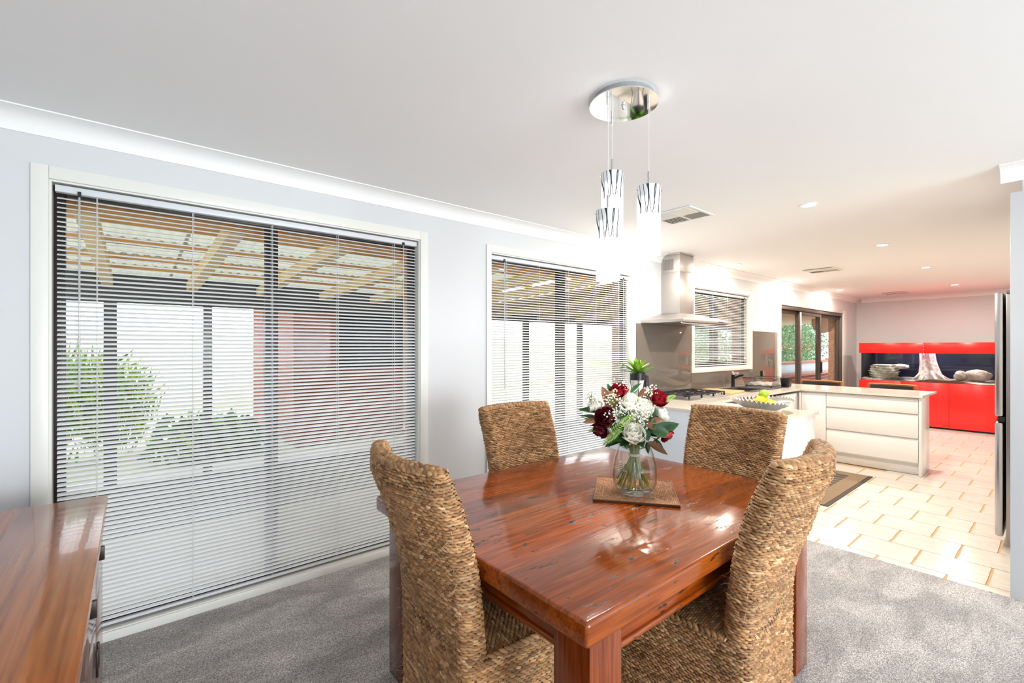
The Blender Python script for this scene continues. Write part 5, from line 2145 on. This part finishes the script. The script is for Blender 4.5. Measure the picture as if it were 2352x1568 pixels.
# ------------------------------------------------------------ aquarium
def aquarium():
    x0, x1, y0, y1 = 10.52, 11.20, 0.700, 2.530
    Mr = mat('red_gloss_laminate', (0.78, 0.022, 0.018), 0.22)
    g = thing('aquarium', 'long aquarium in a bright red gloss cabinet with red hood', 'aquarium', ((x0 + x1) / 2, (y0 + y1) / 2, 0.0))
    Bx(g, 'plinth', x0 + 0.04, x1, y0 + 0.02, y1 - 0.02, 0.001, 0.035, M_black, 0)
    Bx(g, 'cabinet_body', x0 + 0.020, x1, y0, y1, 0.0355, 0.745, Mr)
    for a, b in ((y0, 1.292), (1.296, 1.918), (1.922, y1)):
        Bx(g, 'door', x0, x0 + 0.019, a, b, 0.030, 0.778, Mr, 0.001)
    Bx(g, 'tank_base', x0 + 0.021, x1, y0 + 0.02, y1 - 0.02, 0.7455, 0.780, M_black, 0)
    Mg = pane_mat('tank_glass', (0.93, 0.97, 1.0), 0.55)
    Bx(g, 'front_glass', x0 + 0.022, x0 + 0.030, y0 + 0.03, y1 - 0.03, 0.7805, 1.300, Mg, 0)
    Bx(g, 'side_glass', x0 + 0.031, x1 - 0.02, y0 + 0.03, y0 + 0.038, 0.7805, 1.300, M_black, 0)
    Bx(g, 'side_glass', x0 + 0.031, x1 - 0.02, y1 - 0.038, y1 - 0.03, 0.7805, 1.300, M_black, 0)
    Bx(g, 'back_panel', x1 - 0.030, x1 - 0.020, y0 + 0.04, y1 - 0.04, 0.7805, 1.300, mat('tank_blue_back', (0.0025, 0.004, 0.017), 0.3), 0)
    # hood of two lids with a seam in the middle
    for a, b in ((y0, 1.613), (1.617, y1)):
        Bx(g, 'hood_front', x0, x0 + 0.018, a, b, 1.278, 1.462, Mr, 0.001)
        Bx(g, 'hood_lid', x0 + 0.019, x1, a, b, 1.447, 1.462, Mr, 0.001)
    for a, b in ((y0, y0 + 0.018), (y1 - 0.018, y1)):
        Bx(g, 'hood_side', x0 + 0.019, x1, a, b, 1.302, 1.446, Mr, 0.001)
    Bx(g, 'hood_back', x1 - 0.018, x1, y0 + 0.019, y1 - 0.019, 1.302, 1.446, Mr, 0.001)
    for k in range(2):
        q = MB().ball((x0 - 0.001 - g.location.x, 1.618 - g.location.y, 1.345 + 0.045 * k), 0.007, 8, 6).build('indicator_light', mat('magenta_led', (1, 0.1, 0.6), 0.4, emit=(1.0, 0.05, 0.6), estr=3.0), g, smooth=True)
    for k, (yy, col) in enumerate(((2.15, (1.0, 0.97, 0.85)), (1.60, (0.72, 0.66, 1.0)), (1.05, (1.0, 0.95, 0.88)))):
        Bx(g, 'light_bar', x0 + 0.22, x0 + 0.30, yy - 0.22, yy + 0.22, 1.425, 1.440, M_whitem, 0)
        light('tank_light', 'AREA', (x0 + 0.26, yy, 1.420), (0, 0, 0), 7 if k != 1 else 9, col, 0.06, 0.40).rotation_euler = (0, 0, 0)
    # gravel bed: pale at the back, brown drifts in front
    Mgv = bpy.data.materials.new('aquarium_gravel')
    Mgv.use_nodes = True
    nt = Mgv.node_tree
    b = nt.nodes['Principled BSDF']
    b.inputs['Roughness'].default_value = 0.9
    tc = node(nt, 'ShaderNodeTexCoord')
    n1 = node(nt, 'ShaderNodeTexNoise')
    n1.inputs['Scale'].default_value = 2.6
    n2 = node(nt, 'ShaderNodeTexVoronoi')
    n2.inputs['Scale'].default_value = 110
    nt.links.new(tc.outputs['Object'], n1.inputs['Vector'])
    nt.links.new(tc.outputs['Object'], n2.inputs['Vector'])
    cr = ramp(nt, [(0.42, (0.62, 0.55, 0.48)), (0.54, (0.16, 0.075, 0.035))])
    nt.links.new(n1.outputs[0], cr.inputs[0])
    mx = node(nt, 'ShaderNodeMix', data_type='RGBA', blend_type='MULTIPLY')
    mx.inputs[0].default_value = 0.5
    nt.links.new(cr.outputs[0], mx.inputs[6])
    nt.links.new(n2.outputs['Color'], mx.inputs[7])
    nt.links.new(mx.outputs[2], b.inputs['Base Color'])
    ox, oy = g.location.x, g.location.y
    def hgt(x, y):
        f = (x - x0) / (x1 - x0)
        return 0.805 + 0.025 * math.sin(y * 5.1 + 0.6) * (1 - f) + 0.020 * f + 0.008 * math.sin(y * 17 + x * 9)
    ya, yb = y0 + 0.039, y1 - 0.039
    xa, xb = x0 + 0.032, x1 - 0.031
    mb = MB().grid(lambda u, v: (xa + (xb - xa) * u - ox, ya + (yb - ya) * v - oy, hgt(xa + (xb - xa) * u, ya + (yb - ya) * v)), 14, 60)
    mb.grid(lambda u, v: (xa - ox, ya + (yb - ya) * v - oy, 0.781 + (hgt(xa, ya + (yb - ya) * v) - 0.781) * u), 1, 60)
    tag(mb.build('gravel', Mgv, g, smooth=True), kind='stuff')
    return hgt


HG = aquarium()


def rock(label, c, size, layers, seed, m, group=None):
    """weathered stone: lumpy ball, optionally split in ledges"""
    rr = random.Random(seed)
    g = thing('rock', label, 'rock', (c[0], c[1], c[2]), 0, group)
    ph = [rr.uniform(0, 6) for _ in range(8)]
    def lump(u, v, k):
        th, f = PI * v, 2 * PI * u
        d = 1 + 0.16 * math.sin(2 * f + ph[k % 8]) + 0.10 * math.sin(3 * f + 4 * th + ph[(k + 1) % 8]) + 0.07 * math.sin(7 * f + 3 * th + ph[(k + 2) % 8])
        return d
    if layers <= 1:
        mb = MB().grid(lambda u, v: (size[0] * math.sin(PI * v) * math.cos(2 * PI * u) * lump(u, v, 0), size[1] * math.sin(PI * v) * math.sin(2 * PI * u) * lump(u, v, 0), size[2] * (1 - math.cos(PI * v)) * (0.9 + 0.1 * lump(u, v, 3))), 24, 14, True)
        mb.build('stone', m, g, smooth=True)
    else:
        z = 0.0
        for k in range(layers):
            h = size[2] / layers
            sx = size[0] * rr.uniform(0.85, 1.05)
            sy = size[1] * rr.uniform(0.86, 1.05)
            dy = rr.uniform(-0.05, 0.03)
            mb = MB().grid(lambda u, v: (sx * math.sin(PI * v) ** 0.45 * math.cos(2 * PI * u) * lump(u, v, k), dy + sy * math.sin(PI * v) ** 0.45 * math.sin(2 * PI * u) * lump(u, v, k), z + h * 0.80 * (1 - math.cos(PI * v)) + 0.016 * math.sin(5 * u * PI + k)), 26, 8, True)
            mb.build('ledge', m, g, smooth=True)
            z += h
    return g


M_rock = mat('layered_limestone', (0.60, 0.56, 0.44), 0.9, bump=(40, 0.7, 0.02), vary=(22, (0.36, 0.32, 0.24), 0.8))
M_rock2 = mat('brown_boulder', (0.46, 0.37, 0.29), 0.9, bump=(30, 0.6, 0.02), vary=(14, (0.28, 0.21, 0.16), 0.8))
def ledged_rock():
    g = thing('rock', 'pale ledged limestone rock in the aquarium', 'rock', (10.83, 2.235, 0.805))
    def fn(u, v):
        a = 2 * PI * u
        z = 0.265 * v
        k = 6.0
        saw = ((v * k + 0.25 * math.sin(2 * a + 0.7)) % 1.0)
        env = (1 - 0.10 * v) * (0.80 + 0.20 * min(1, v * 2.5))
        r = env * (0.80 + 0.26 * saw ** 0.6) * (1 + 0.09 * math.sin(3 * a + 5 * v) + 0.06 * math.sin(7 * a + 11 * v) + 0.05 * math.sin(13 * a - 9 * v))
        cut = 1.0 if v < 0.98 else 0.0
        return (0.19 * r * math.cos(a) * cut, 0.225 * r * math.sin(a) * cut - 0.05 * v, z)
    MB().grid(fn, 64, 54, True).build('stone', M_rock, g, smooth=True, angle=50)


ledged_rock()
rock('pale flat slab rock leaning out of the ledged limestone', (10.83, 1.985, 0.985), (0.11, 0.13, 0.045), 1, 9, M_rock)
rock('rounded brown stone in the aquarium next to the pointed boulder', (10.80, 1.185, 0.815), (0.07, 0.075, 0.085), 1, 5, M_rock2)
rock('pointed brown boulder in the aquarium', (10.84, 0.985, 0.810), (0.10, 0.150, 0.100), 1, 6, M_rock2)


def driftwood():
    g = thing('driftwood_stump', 'bleached driftwood trunk with splayed roots in the aquarium', 'driftwood', (10.84, 1.600, 0.815))
    m = mat('bleached_driftwood', (0.66, 0.58, 0.48), 0.85, bump=(26, 0.8, 0.02), vary=(16, (0.38, 0.29, 0.22), 0.75))
    def fn(u, v):
        a = 2 * PI * u
        r = 0.098 + 0.075 * (1 - v) ** 2.4
        r *= 1 + 0.20 * math.sin(3 * a + 1.5 * v) * (1 - 0.5 * v) + 0.10 * math.sin(7 * a + 3 * v)
        return (r * 0.8 * math.cos(a), r * math.sin(a) + 0.03 * (v - 0.5), 0.48 * v - 0.01)
    mb = MB().grid(fn, 40, 18, True)
    n = 40
    mb.f.append(tuple(18 * n + k for k in range(n)))
    mb.build('trunk', m, g, smooth=True, angle=70)
    for (y1_, x1_, r0) in ((0.20, -0.10, 0.045), (-0.25, -0.06, 0.050), (-0.14, -0.18, 0.040), (0.07, -0.19, 0.035), (0.16, 0.12, 0.04), (-0.30, 0.05, 0.030)):
        MB().tube(smooth_path([Vector((0, 0.02 * math.copysign(1, y1_), 0.20)), Vector((x1_ * 0.45, y1_ * 0.42, 0.115)), Vector((x1_ * 0.75, y1_ * 0.72, 0.045)), Vector((x1_, y1_, -0.005))], 4), [r0 * (1 - 0.065 * i) for i in range(13)], 10).build('root', m, g, smooth=True)


driftwood()


# ------------------------------------------------------------ chairs behind the peninsula
def bar_chair():
    g = thing('timber_chair', 'timber framed chair with dark padded back behind the peninsula', 'chair', (0, 0, 0), 0, 'chairs behind the peninsula')
    Mw = mat('honey_timber', (0.42, 0.19, 0.055), 0.35, vary=(20, (0.30, 0.12, 0.035), 0.7))
    Ml = mat('charcoal_leather', (0.030, 0.026, 0.024), 0.45)
    # faces -x (towards the peninsula); back on the +x side
    MB().box(-0.22, 0.22, -0.225, 0.225, 0.43, 0.48).build('seat', Ml, g, bevel=0.018)
    for sx in (-0.19, 0.19):
        for sy in (-0.20, 0.20):
            MB().tube([(sx * 1.1, sy * 1.05, 0.0), (sx, sy, 0.429)], [0.014, 0.019], 10).build('leg', Mw, g, smooth=True)
    def arcp(z, dx=0, n=11, hw=0.255):
        return [Vector((0.245 + dx - 0.05 * (abs(-1 + 2 * i / (n - 1)) ** 2.2), hw * (-1 + 2 * i / (n - 1)), z)) for i in range(n)]
    MB().tube(arcp(0.885), 0.012, 10).build('top_rail', Mw, g, smooth=True)
    for s in (0, -1):
        p = arcp(0.885)[s]
        MB().tube([p, Vector((p.x - 0.005, p.y * 0.96, 0.70)), Vector((0.19, p.y * 0.80, 0.47))], [0.014, 0.016, 0.018], 10).build('back_post', Mw, g, smooth=True)
    a, b = arcp(0.875, -0.012, 13, 0.225), arcp(0.66, -0.012, 13, 0.225)
    mb = MB()
    for off in (0.0, -0.045):
        mb.grid(lambda u, v, off=off: a[int(round(u * 12))].lerp(b[int(round(u * 12))], v) + Vector((off, 0, 0)), 12, 4)
    w = 13
    tot = w * 5
    for i in range(12):
        mb.f.append((i, i + 1, tot + i + 1, tot + i))
        mb.f.append((4 * w + i, 4 * w + i + 1, tot + 4 * w + i + 1, tot + 4 * w + i))
    for j in range(4):
        mb.f.append((j * w, (j + 1) * w, tot + (j + 1) * w, tot + j * w))
        mb.f.append((j * w + 12, (j + 1) * w + 12, tot + (j + 1) * w + 12, tot + j * w + 12))
    mb.build('back_pad', Ml, g, smooth=True, angle=50)
    return g


bc = bar_chair()
bc['label'] = 'timber chair with dark padded back, peninsula seat nearest the aquarium'
bc.location = (7.62, 1.53, 0)
bc.rotation_euler = (0, 0, R(-4))
b2 = copy_tree(bc)
b2['label'] = 'timber chair with dark padded back, peninsula seat by the sliding door'
b2.location = (7.62, 2.33, 0)
b2.rotation_euler = (0, 0, R(2))
# ============================================================ OUTSIDE THE WINDOWS
tag(MB().box(-6, 16, WY + 0.25, 6.6, -0.10, -0.02).build('floor_verandah', mat('pale_paving', (0.60, 0.58, 0.55), 0.8, vary=(3, (0.52, 0.50, 0.47), 0.6))), kind='structure')
tag(MB().box(-6, 7.5, 4.45, 6.05, -0.0195, -0.012).build('floor_deck', mat('dark_deck', (0.022, 0.018, 0.016), 0.7, vary=(4, (0.035, 0.028, 0.024), 0.7))), kind='structure')
tag(MB().box(-30, 60, 6.6, 60, -0.12, -0.06).build('ground_garden', mat('dry_lawn', (0.46, 0.47, 0.30), 0.95, vary=(2.0, (0.60, 0.56, 0.42), 0.8))), kind='structure')
tag(MB().box(-30, 60, -40, -4.6, -0.12, -0.06).build('ground_lawn', mat('green_lawn', (0.16, 0.30, 0.06), 0.95, vary=(1.0, (0.22, 0.36, 0.09), 0.8))), kind='structure')


def roof_z(y):
    return 2.165 - (y - 3.13) * 0.030


def verandah():
    g = thing('verandah_roof', 'open verandah roof of pale rafters and translucent corrugated sheets', 'roof', (1.0, WY + 0.25, 0))
    ox, oy = g.location.x, g.location.y
    Mt = mat('pale_pine', (0.78, 0.60, 0.32), 0.6, vary=(6, (0.70, 0.50, 0.24), 0.7))
    Mo = mat('orange_pine', (0.60, 0.32, 0.11), 0.6, vary=(6, (0.48, 0.24, 0.08), 0.7))
    for x in (-2.2, -1.53, -0.86, -0.19, 0.49, 1.16, 1.87, 2.53, 3.20, 3.86):
        poly = [(3.17 - oy, roof_z(3.17) - 0.10), (6.06 - oy, roof_z(6.06) - 0.10), (6.06 - oy, roof_z(6.06)), (3.17 - oy, roof_z(3.17))]
        MB().prism(poly, 0, x - 0.042 - ox, x + 0.042 - ox).build('rafter', Mt, g)
    for y in (3.75, 4.35, 4.95, 5.5):
        z = roof_z(y)
        MB().box(-2.3 - ox, 3.9 - ox, y - 0.018 - oy, y + 0.018 - oy, z + 0.001, z + 0.038).build('batten', Mo, g)
    MB().box(-2.3 - ox, 3.9 - ox, 3.125 - oy, 3.168 - oy, roof_z(3.15) - 0.10, roof_z(3.15) + 0.01).build('ledger', Mo, g)
    Ms = bpy.data.materials.new('translucent_corrugated')
    Ms.use_nodes = True
    nt = Ms.node_tree
    b = nt.nodes['Principled BSDF']
    b.inputs['Base Color'].default_value = (0.55, 0.54, 0.45, 1)
    b.inputs['Roughness'].default_value = 0.5
    tl = node(nt, 'ShaderNodeBsdfTranslucent')
    tl.inputs[0].default_value = (0.40, 0.41, 0.32, 1)
    mx = node(nt, 'ShaderNodeMixShader', i0=0.50)
    nt.links.new(b.outputs[0], mx.inputs[1])
    nt.links.new(tl.outputs[0], mx.inputs[2])
    nt.links.new(mx.outputs[0], nt.nodes['Material Output'].inputs[0])
    for k, (ya, yb) in enumerate(((3.10, 3.85), (3.78, 4.45), (4.38, 5.05), (4.98, 5.6), (5.53, 6.2))):
        for i in range(7):
            xa = -2.4 + i * 0.90
            n = 72
            lift = 0.052 + (5 - k) * 0.0 + 0.004 * (i % 2)
            mb = MB()
            for (y, dz) in ((ya, 0.014), (yb, 0.0)):
                for j in range(n + 1):
                    x = xa + 0.93 * j / n
                    mb.v.append((x - ox, y - oy, roof_z(y) + lift + dz + 0.011 * math.sin(2 * PI * x / 0.0762)))
            mb.f = [(j, j + 1, n + 2 + j, n + 1 + j) for j in range(n)]
            mb.build('roof_sheet', Ms, g, smooth=True)
    Md = mat('charcoal_steel', (0.055, 0.055, 0.062), 0.5)
    MB().box(-5 - ox, 14 - ox, 6.062 - oy, 6.16 - oy, 1.835, 2.125).build('fascia_beam', Md, g)
    for x in (-2.6, -0.17, 0.645, 3.35, 5.35, 6.75, 8.3):
        w = 0.050 if x < 0 else 0.040
        MB().box(x - w - ox, x + w - ox, 6.065 - oy, 6.155 - oy, -0.02, 1.834).build('post', Md, g)
    # lined soffit further along
    Ml = mat('tan_lining_board', (0.52, 0.37, 0.18), 0.6, vary=(3, (0.44, 0.30, 0.14), 0.7))
    for k in range(20):
        ya = 3.13 + k * 0.146
        MB().box(3.95 - ox, 14 - ox, ya - oy, ya + 0.141 - oy, roof_z(ya) - 0.115, roof_z(ya) - 0.095).build('lining_board', Ml, g)
    for x in (4.6, 5.6, 6.6, 7.6, 8.6):
        MB().prism([(3.17 - oy, roof_z(3.17) - 0.21), (6.06 - oy, roof_z(6.06) - 0.20), (6.06 - oy, roof_z(6.06) - 0.13), (3.17 - oy, roof_z(3.17) - 0.13)], 0, x - 0.024 - ox, x + 0.024 - ox).build('rafter', Mt, g)


verandah()


def outbuilding():
    g = thing('outbuilding', 'red brick outbuilding with a dark window across the verandah', 'building', (3.3, 8.4, 0))
    ox, oy = g.location.x, g.location.y
    Mb = mat('red_brick', (0.175, 0.042, 0.022), 0.9, vary=(9, (0.24, 0.065, 0.032), 0.8))
    x0, x1, y0, z1 = 1.76, 4.8, 7.0, 2.25
    w0, w1, wz0, wz1 = 2.36, 4.3, 1.06, 1.90
    mb = MB()
    for a, b, c, d in ((x0, w0, 0, z1), (w1, x1, 0, z1), (w0, w1, 0, wz0), (w0, w1, wz1, z1)):
        mb.box(a - ox, b - ox, y0 - oy, y0 + 0.22 - oy, c, d)
    mb.build('wall', Mb, g)
    MB().box(x0 - ox, x0 + 0.22 - ox, y0 + 0.22 - oy, 9.8 - oy, 0, z1).build('wall', Mb, g)
    MB().box(w0 - ox, w1 - ox, y0 + 0.10 - oy, y0 + 0.12 - oy, wz0, wz1).build('window_pane', mat('dark_glass', (0.015, 0.017, 0.02), 0.6, spec=0.1), g)
    for a in (w0, (w0 + w1) / 2, w1 - 0.05):
        MB().box(a - ox, a + 0.05 - ox, y0 + 0.05 - oy, y0 + 0.098 - oy, wz0, wz1).build('window_frame', M_frame, g)
    MB().prism([(y0 - 0.4 - oy, z1 + 0.001), (9.9 - oy, z1 + 0.001), (9.9 - oy, z1 + 0.9), (y0 - 0.4 - oy, z1 + 0.14)], 0, x0 - 0.4 - ox, x1 + 0.3 - ox).build('roof', mat('charcoal_roof', (0.05, 0.05, 0.055), 0.6), g)


outbuilding()

M_fol = attr_mat('foliage', 0.55, 0.3, trans=0.35)


def foliage_mesh(name, blobs, n, size, cols, seed, spiky=False):
    rr = random.Random(seed)
    mb = MB()
    cl = []
    for k in range(n):
        cx, cy, cz, rx, ry, rz = rr.choice(blobs)
        d = Vector((rr.gauss(0, 1), rr.gauss(0, 1), rr.gauss(0, 1))).normalized()
        r = rr.random() ** 0.35
        p = Vector((cx + d.x * rx * r, cy + d.y * ry * r, cz + d.z * rz * r))
        if p.z < 0.02:
            continue
        o = Vector((rr.gauss(0, 1), rr.gauss(0, 1), rr.gauss(0, 1) + (1.2 if spiky else 0.3))).normalized()
        s = o.orthogonal().normalized()
        s = (Matrix.Rotation(rr.uniform(0, 2 * PI), 3, o) @ s)
        L = size * rr.uniform(0.6, 1.4)
        W = L * (0.10 if spiky else 0.45)
        q = p + o * L
        m_ = p + o * L * 0.5
        mb.add([p, m_ + s * W * 0.5, q, m_ - s * W * 0.5], [(0, 1, 2, 3)])
        c = rr.choice(cols)
        f = rr.uniform(0.7, 1.25)
        cl.append((c[0] * f, c[1] * f, c[2] * f))
    me = bpy.data.meshes.new(name)
    me.from_pydata(mb.v, [], mb.f)
    face_attr(me, 'Col', cl)
    me.materials.append(M_fol)
    return me


LIME = [(0.26, 0.42, 0.06), (0.36, 0.50, 0.10), (0.16, 0.30, 0.05), (0.10, 0.22, 0.05)]
DARKG = [(0.07, 0.16, 0.045), (0.10, 0.22, 0.06), (0.16, 0.28, 0.09), (0.05, 0.11, 0.035)]
GREYG = [(0.20, 0.32, 0.17), (0.27, 0.38, 0.22), (0.13, 0.24, 0.12), (0.33, 0.42, 0.27)]
M_bark = mat('bark', (0.11, 0.08, 0.055), 0.9, bump=(14, 0.8, 0.03))


def bush(label, loc, blobs, n, size, cols, seed, spiky, trunk):
    g = thing('shrub' if trunk < 1 else 'tree', label, 'shrub' if trunk < 1 else 'tree', loc)
    tag(link('foliage', foliage_mesh('foliage', blobs, n, size, cols, seed, spiky), g), kind='stuff')
    MB().tube([(0, 0, 0), (0.03, 0.02, trunk * 0.6), (0.0, 0.0, trunk * 1.2)], [0.06 + 0.05 * trunk, 0.04 + 0.03 * trunk, 0.03], 8).build('trunk', M_bark, g, smooth=True)


bush('lime green spiky shrub behind the verandah posts', (-0.75, 7.8, -0.06), [(0, 0, 0.75, 0.5, 0.4, 0.62), (0.55, 0.1, 0.6, 0.45, 0.4, 0.6), (-0.55, 0, 0.6, 0.45, 0.4, 0.55)], 2600, 0.30, LIME, 1, True, 0.5)
bush('low dark green shrub beside the spiky one', (0.65, 7.1, -0.06), [(0, 0, 0.25, 0.50, 0.35, 0.32), (0.4, 0, 0.2, 0.35, 0.3, 0.25)], 1200, 0.16, DARKG + LIME[:1], 2, False, 0.3)
TREE = [('grey-green tree over the verandah railing', (17.2, 9.6, -0.06), GREYG, 3), ('dense green tree further along behind the railing', (23.7, 8.9, -0.06), GREYG, 4),
        ('dark green tree at the back behind the railing', (30.4, 10.4, -0.06), DARKG + GREYG, 5)]
for lab, loc, cols, sd in TREE:
    bush(lab, loc, [(0, 0, 2.3, 2.2, 1.8, 1.9), (1.2, 0.3, 1.4, 1.6, 1.5, 1.4), (-1.2, 0.2, 1.6, 1.6, 1.5, 1.5), (0.3, 0, 3.6, 1.7, 1.5, 1.4)], 15000, 0.13, cols, sd, False, 1.8)


def railing():
    g = thing('verandah_railing', 'red timber railing filled with pale corrugated steel', 'railing', (14, 5.0, 0))
    Mr = mat('red_stained_timber', (0.32, 0.085, 0.035), 0.5)
    MB().box(-4.5, 6.5, -0.05, 0.05, 0.91, 0.985).build('top_rail', Mr, g, bevel=0.004)
    MB().box(-4.5, 6.5, -0.03, 0.03, 0.30, 0.36).build('bottom_rail', Mr, g, bevel=0.004)
    n = 900
    mb = MB()
    for z in (0.36, 0.91):
        for j in range(n + 1):
            x = -4.5 + 11 * j / n
            mb.v.append((x, 0.012 * math.sin(2 * PI * x / 0.0762), z))
    mb.f = [(j, j + 1, n + 2 + j, n + 1 + j) for j in range(n)]
    mb.build('corrugated_infill', mat('pale_zinc', (0.60, 0.66, 0.70), 0.45, metal=0.3), g, smooth=True)
    for x in (-4.45, -1.8, 0.9, 3.6, 6.4):
        MB().box(x - 0.045, x + 0.045, 0.055, 0.145, -0.02, 1.02).build('post', Mr, g)
    b = thing('brick_bar', 'low red brick bar wall with a timber top outside the sliding door', 'wall', (13.0, 4.25, 0))
    bm_ = MB().box(-3.4, 4.0, -0.11, 0.11, -0.02, 0.02).build('footing', mat('mortar', (0.45, 0.40, 0.36), 0.9), b)
    Mb = MATS['red_brick']
    MB().box(-3.39, 3.99, -0.10, 0.10, 0.02, 0.700).build('mortar_core', MATS['mortar'], b)
    me = MB().box(0, 0.230, -0.004, 0.0, 0, 0.076).mesh('brick')
    me.materials.append(Mb)
    for r_ in range(8):
        for k in range(30):
            x = -3.39 + k * 0.24 + (0.12 if r_ % 2 else 0)
            if x + 0.23 > 3.99:
                continue
            q = link('brick', me, b)
            q.location = (x, -0.1005, 0.025 + r_ * 0.086)
    MB().box(-3.5, 4.1, -0.20, 0.20, 0.701, 0.750).build('timber_top', Mr, b, bevel=0.004)
    p = thing('brick_pier', 'cream brick pier standing outside the end of the sliding door', 'pier', (13.15, 3.395, -0.02))
    Mc = mat('cream_brick', (0.80, 0.71, 0.58), 0.85, vary=(7, (0.70, 0.60, 0.48), 0.7))
    MB().box(-0.145, 0.145, -0.265, 0.265, 0, 2.20).build('mortar_core', mat('pale_mortar', (0.62, 0.58, 0.52), 0.9), p)
    m1 = MB().box(-0.150, 0.150, -0.128, 0.128, 0, 0.076).mesh('brick')
    m1.materials.append(Mc)
    for r_ in range(25):
        for y in (-0.137, 0.137):
            q = link('brick', m1, p)
            q.location = (0, y, 0.006 + r_ * 0.0865)
    d = thing('hanging_disc', 'round brown timber disc hanging outside the sliding door', 'ornament', (12.2, 3.62, 1.95))
    mb = MB()
    prof = [(0.0, -0.02), (0.24, -0.02), (0.25, 0.0), (0.24, 0.02), (0.0, 0.02)]
    n = 36
    vs_ = []
    for (r, h_) in prof:
        for k in range(n):
            a = 2 * PI * k / n
            mb.v.append((h_ * C_ * 1.0 + r * math.cos(a) * S_, h_ * S_ - r * math.cos(a) * C_, r * math.sin(a)))
    for i in range(len(prof) - 1):
        for k in range(n):
            mb.f.append((i * n + k, i * n + (k + 1) % n, (i + 1) * n + (k + 1) % n, (i + 1) * n + k))
    mb.build('disc', mat('brown_disc', (0.34, 0.19, 0.09), 0.5), d, smooth=True)
    MB().tube([(0, 0, 0.25), (0, 0, 0.33)], 0.004, 6).build('hanger', M_blackm, d)


railing()
# pale boundary fence at the end of the garden, one panel each
fence_me = MB()
fence_me.box(-1.24, 1.24, -0.02, 0.02, 0.0, 1.75)
fm = fence_me.mesh('panel')
fm.materials.append(mat('cream_fence', (0.72, 0.70, 0.62), 0.6))
g = thing('boundary_fence', 'pale steel boundary fence at the end of the garden', 'fence', (10, 13.5, -0.06))
for k in range(16):
    q = link('panel', fm, g)
    q.location = (-20 + k * 2.5, 0, 0)
    q2 = MB().box(-20 + k * 2.5 - 1.27, -20 + k * 2.5 - 1.23, -0.03, 0.03, 0, 1.80).build('post', MATS['cream_fence'], g)
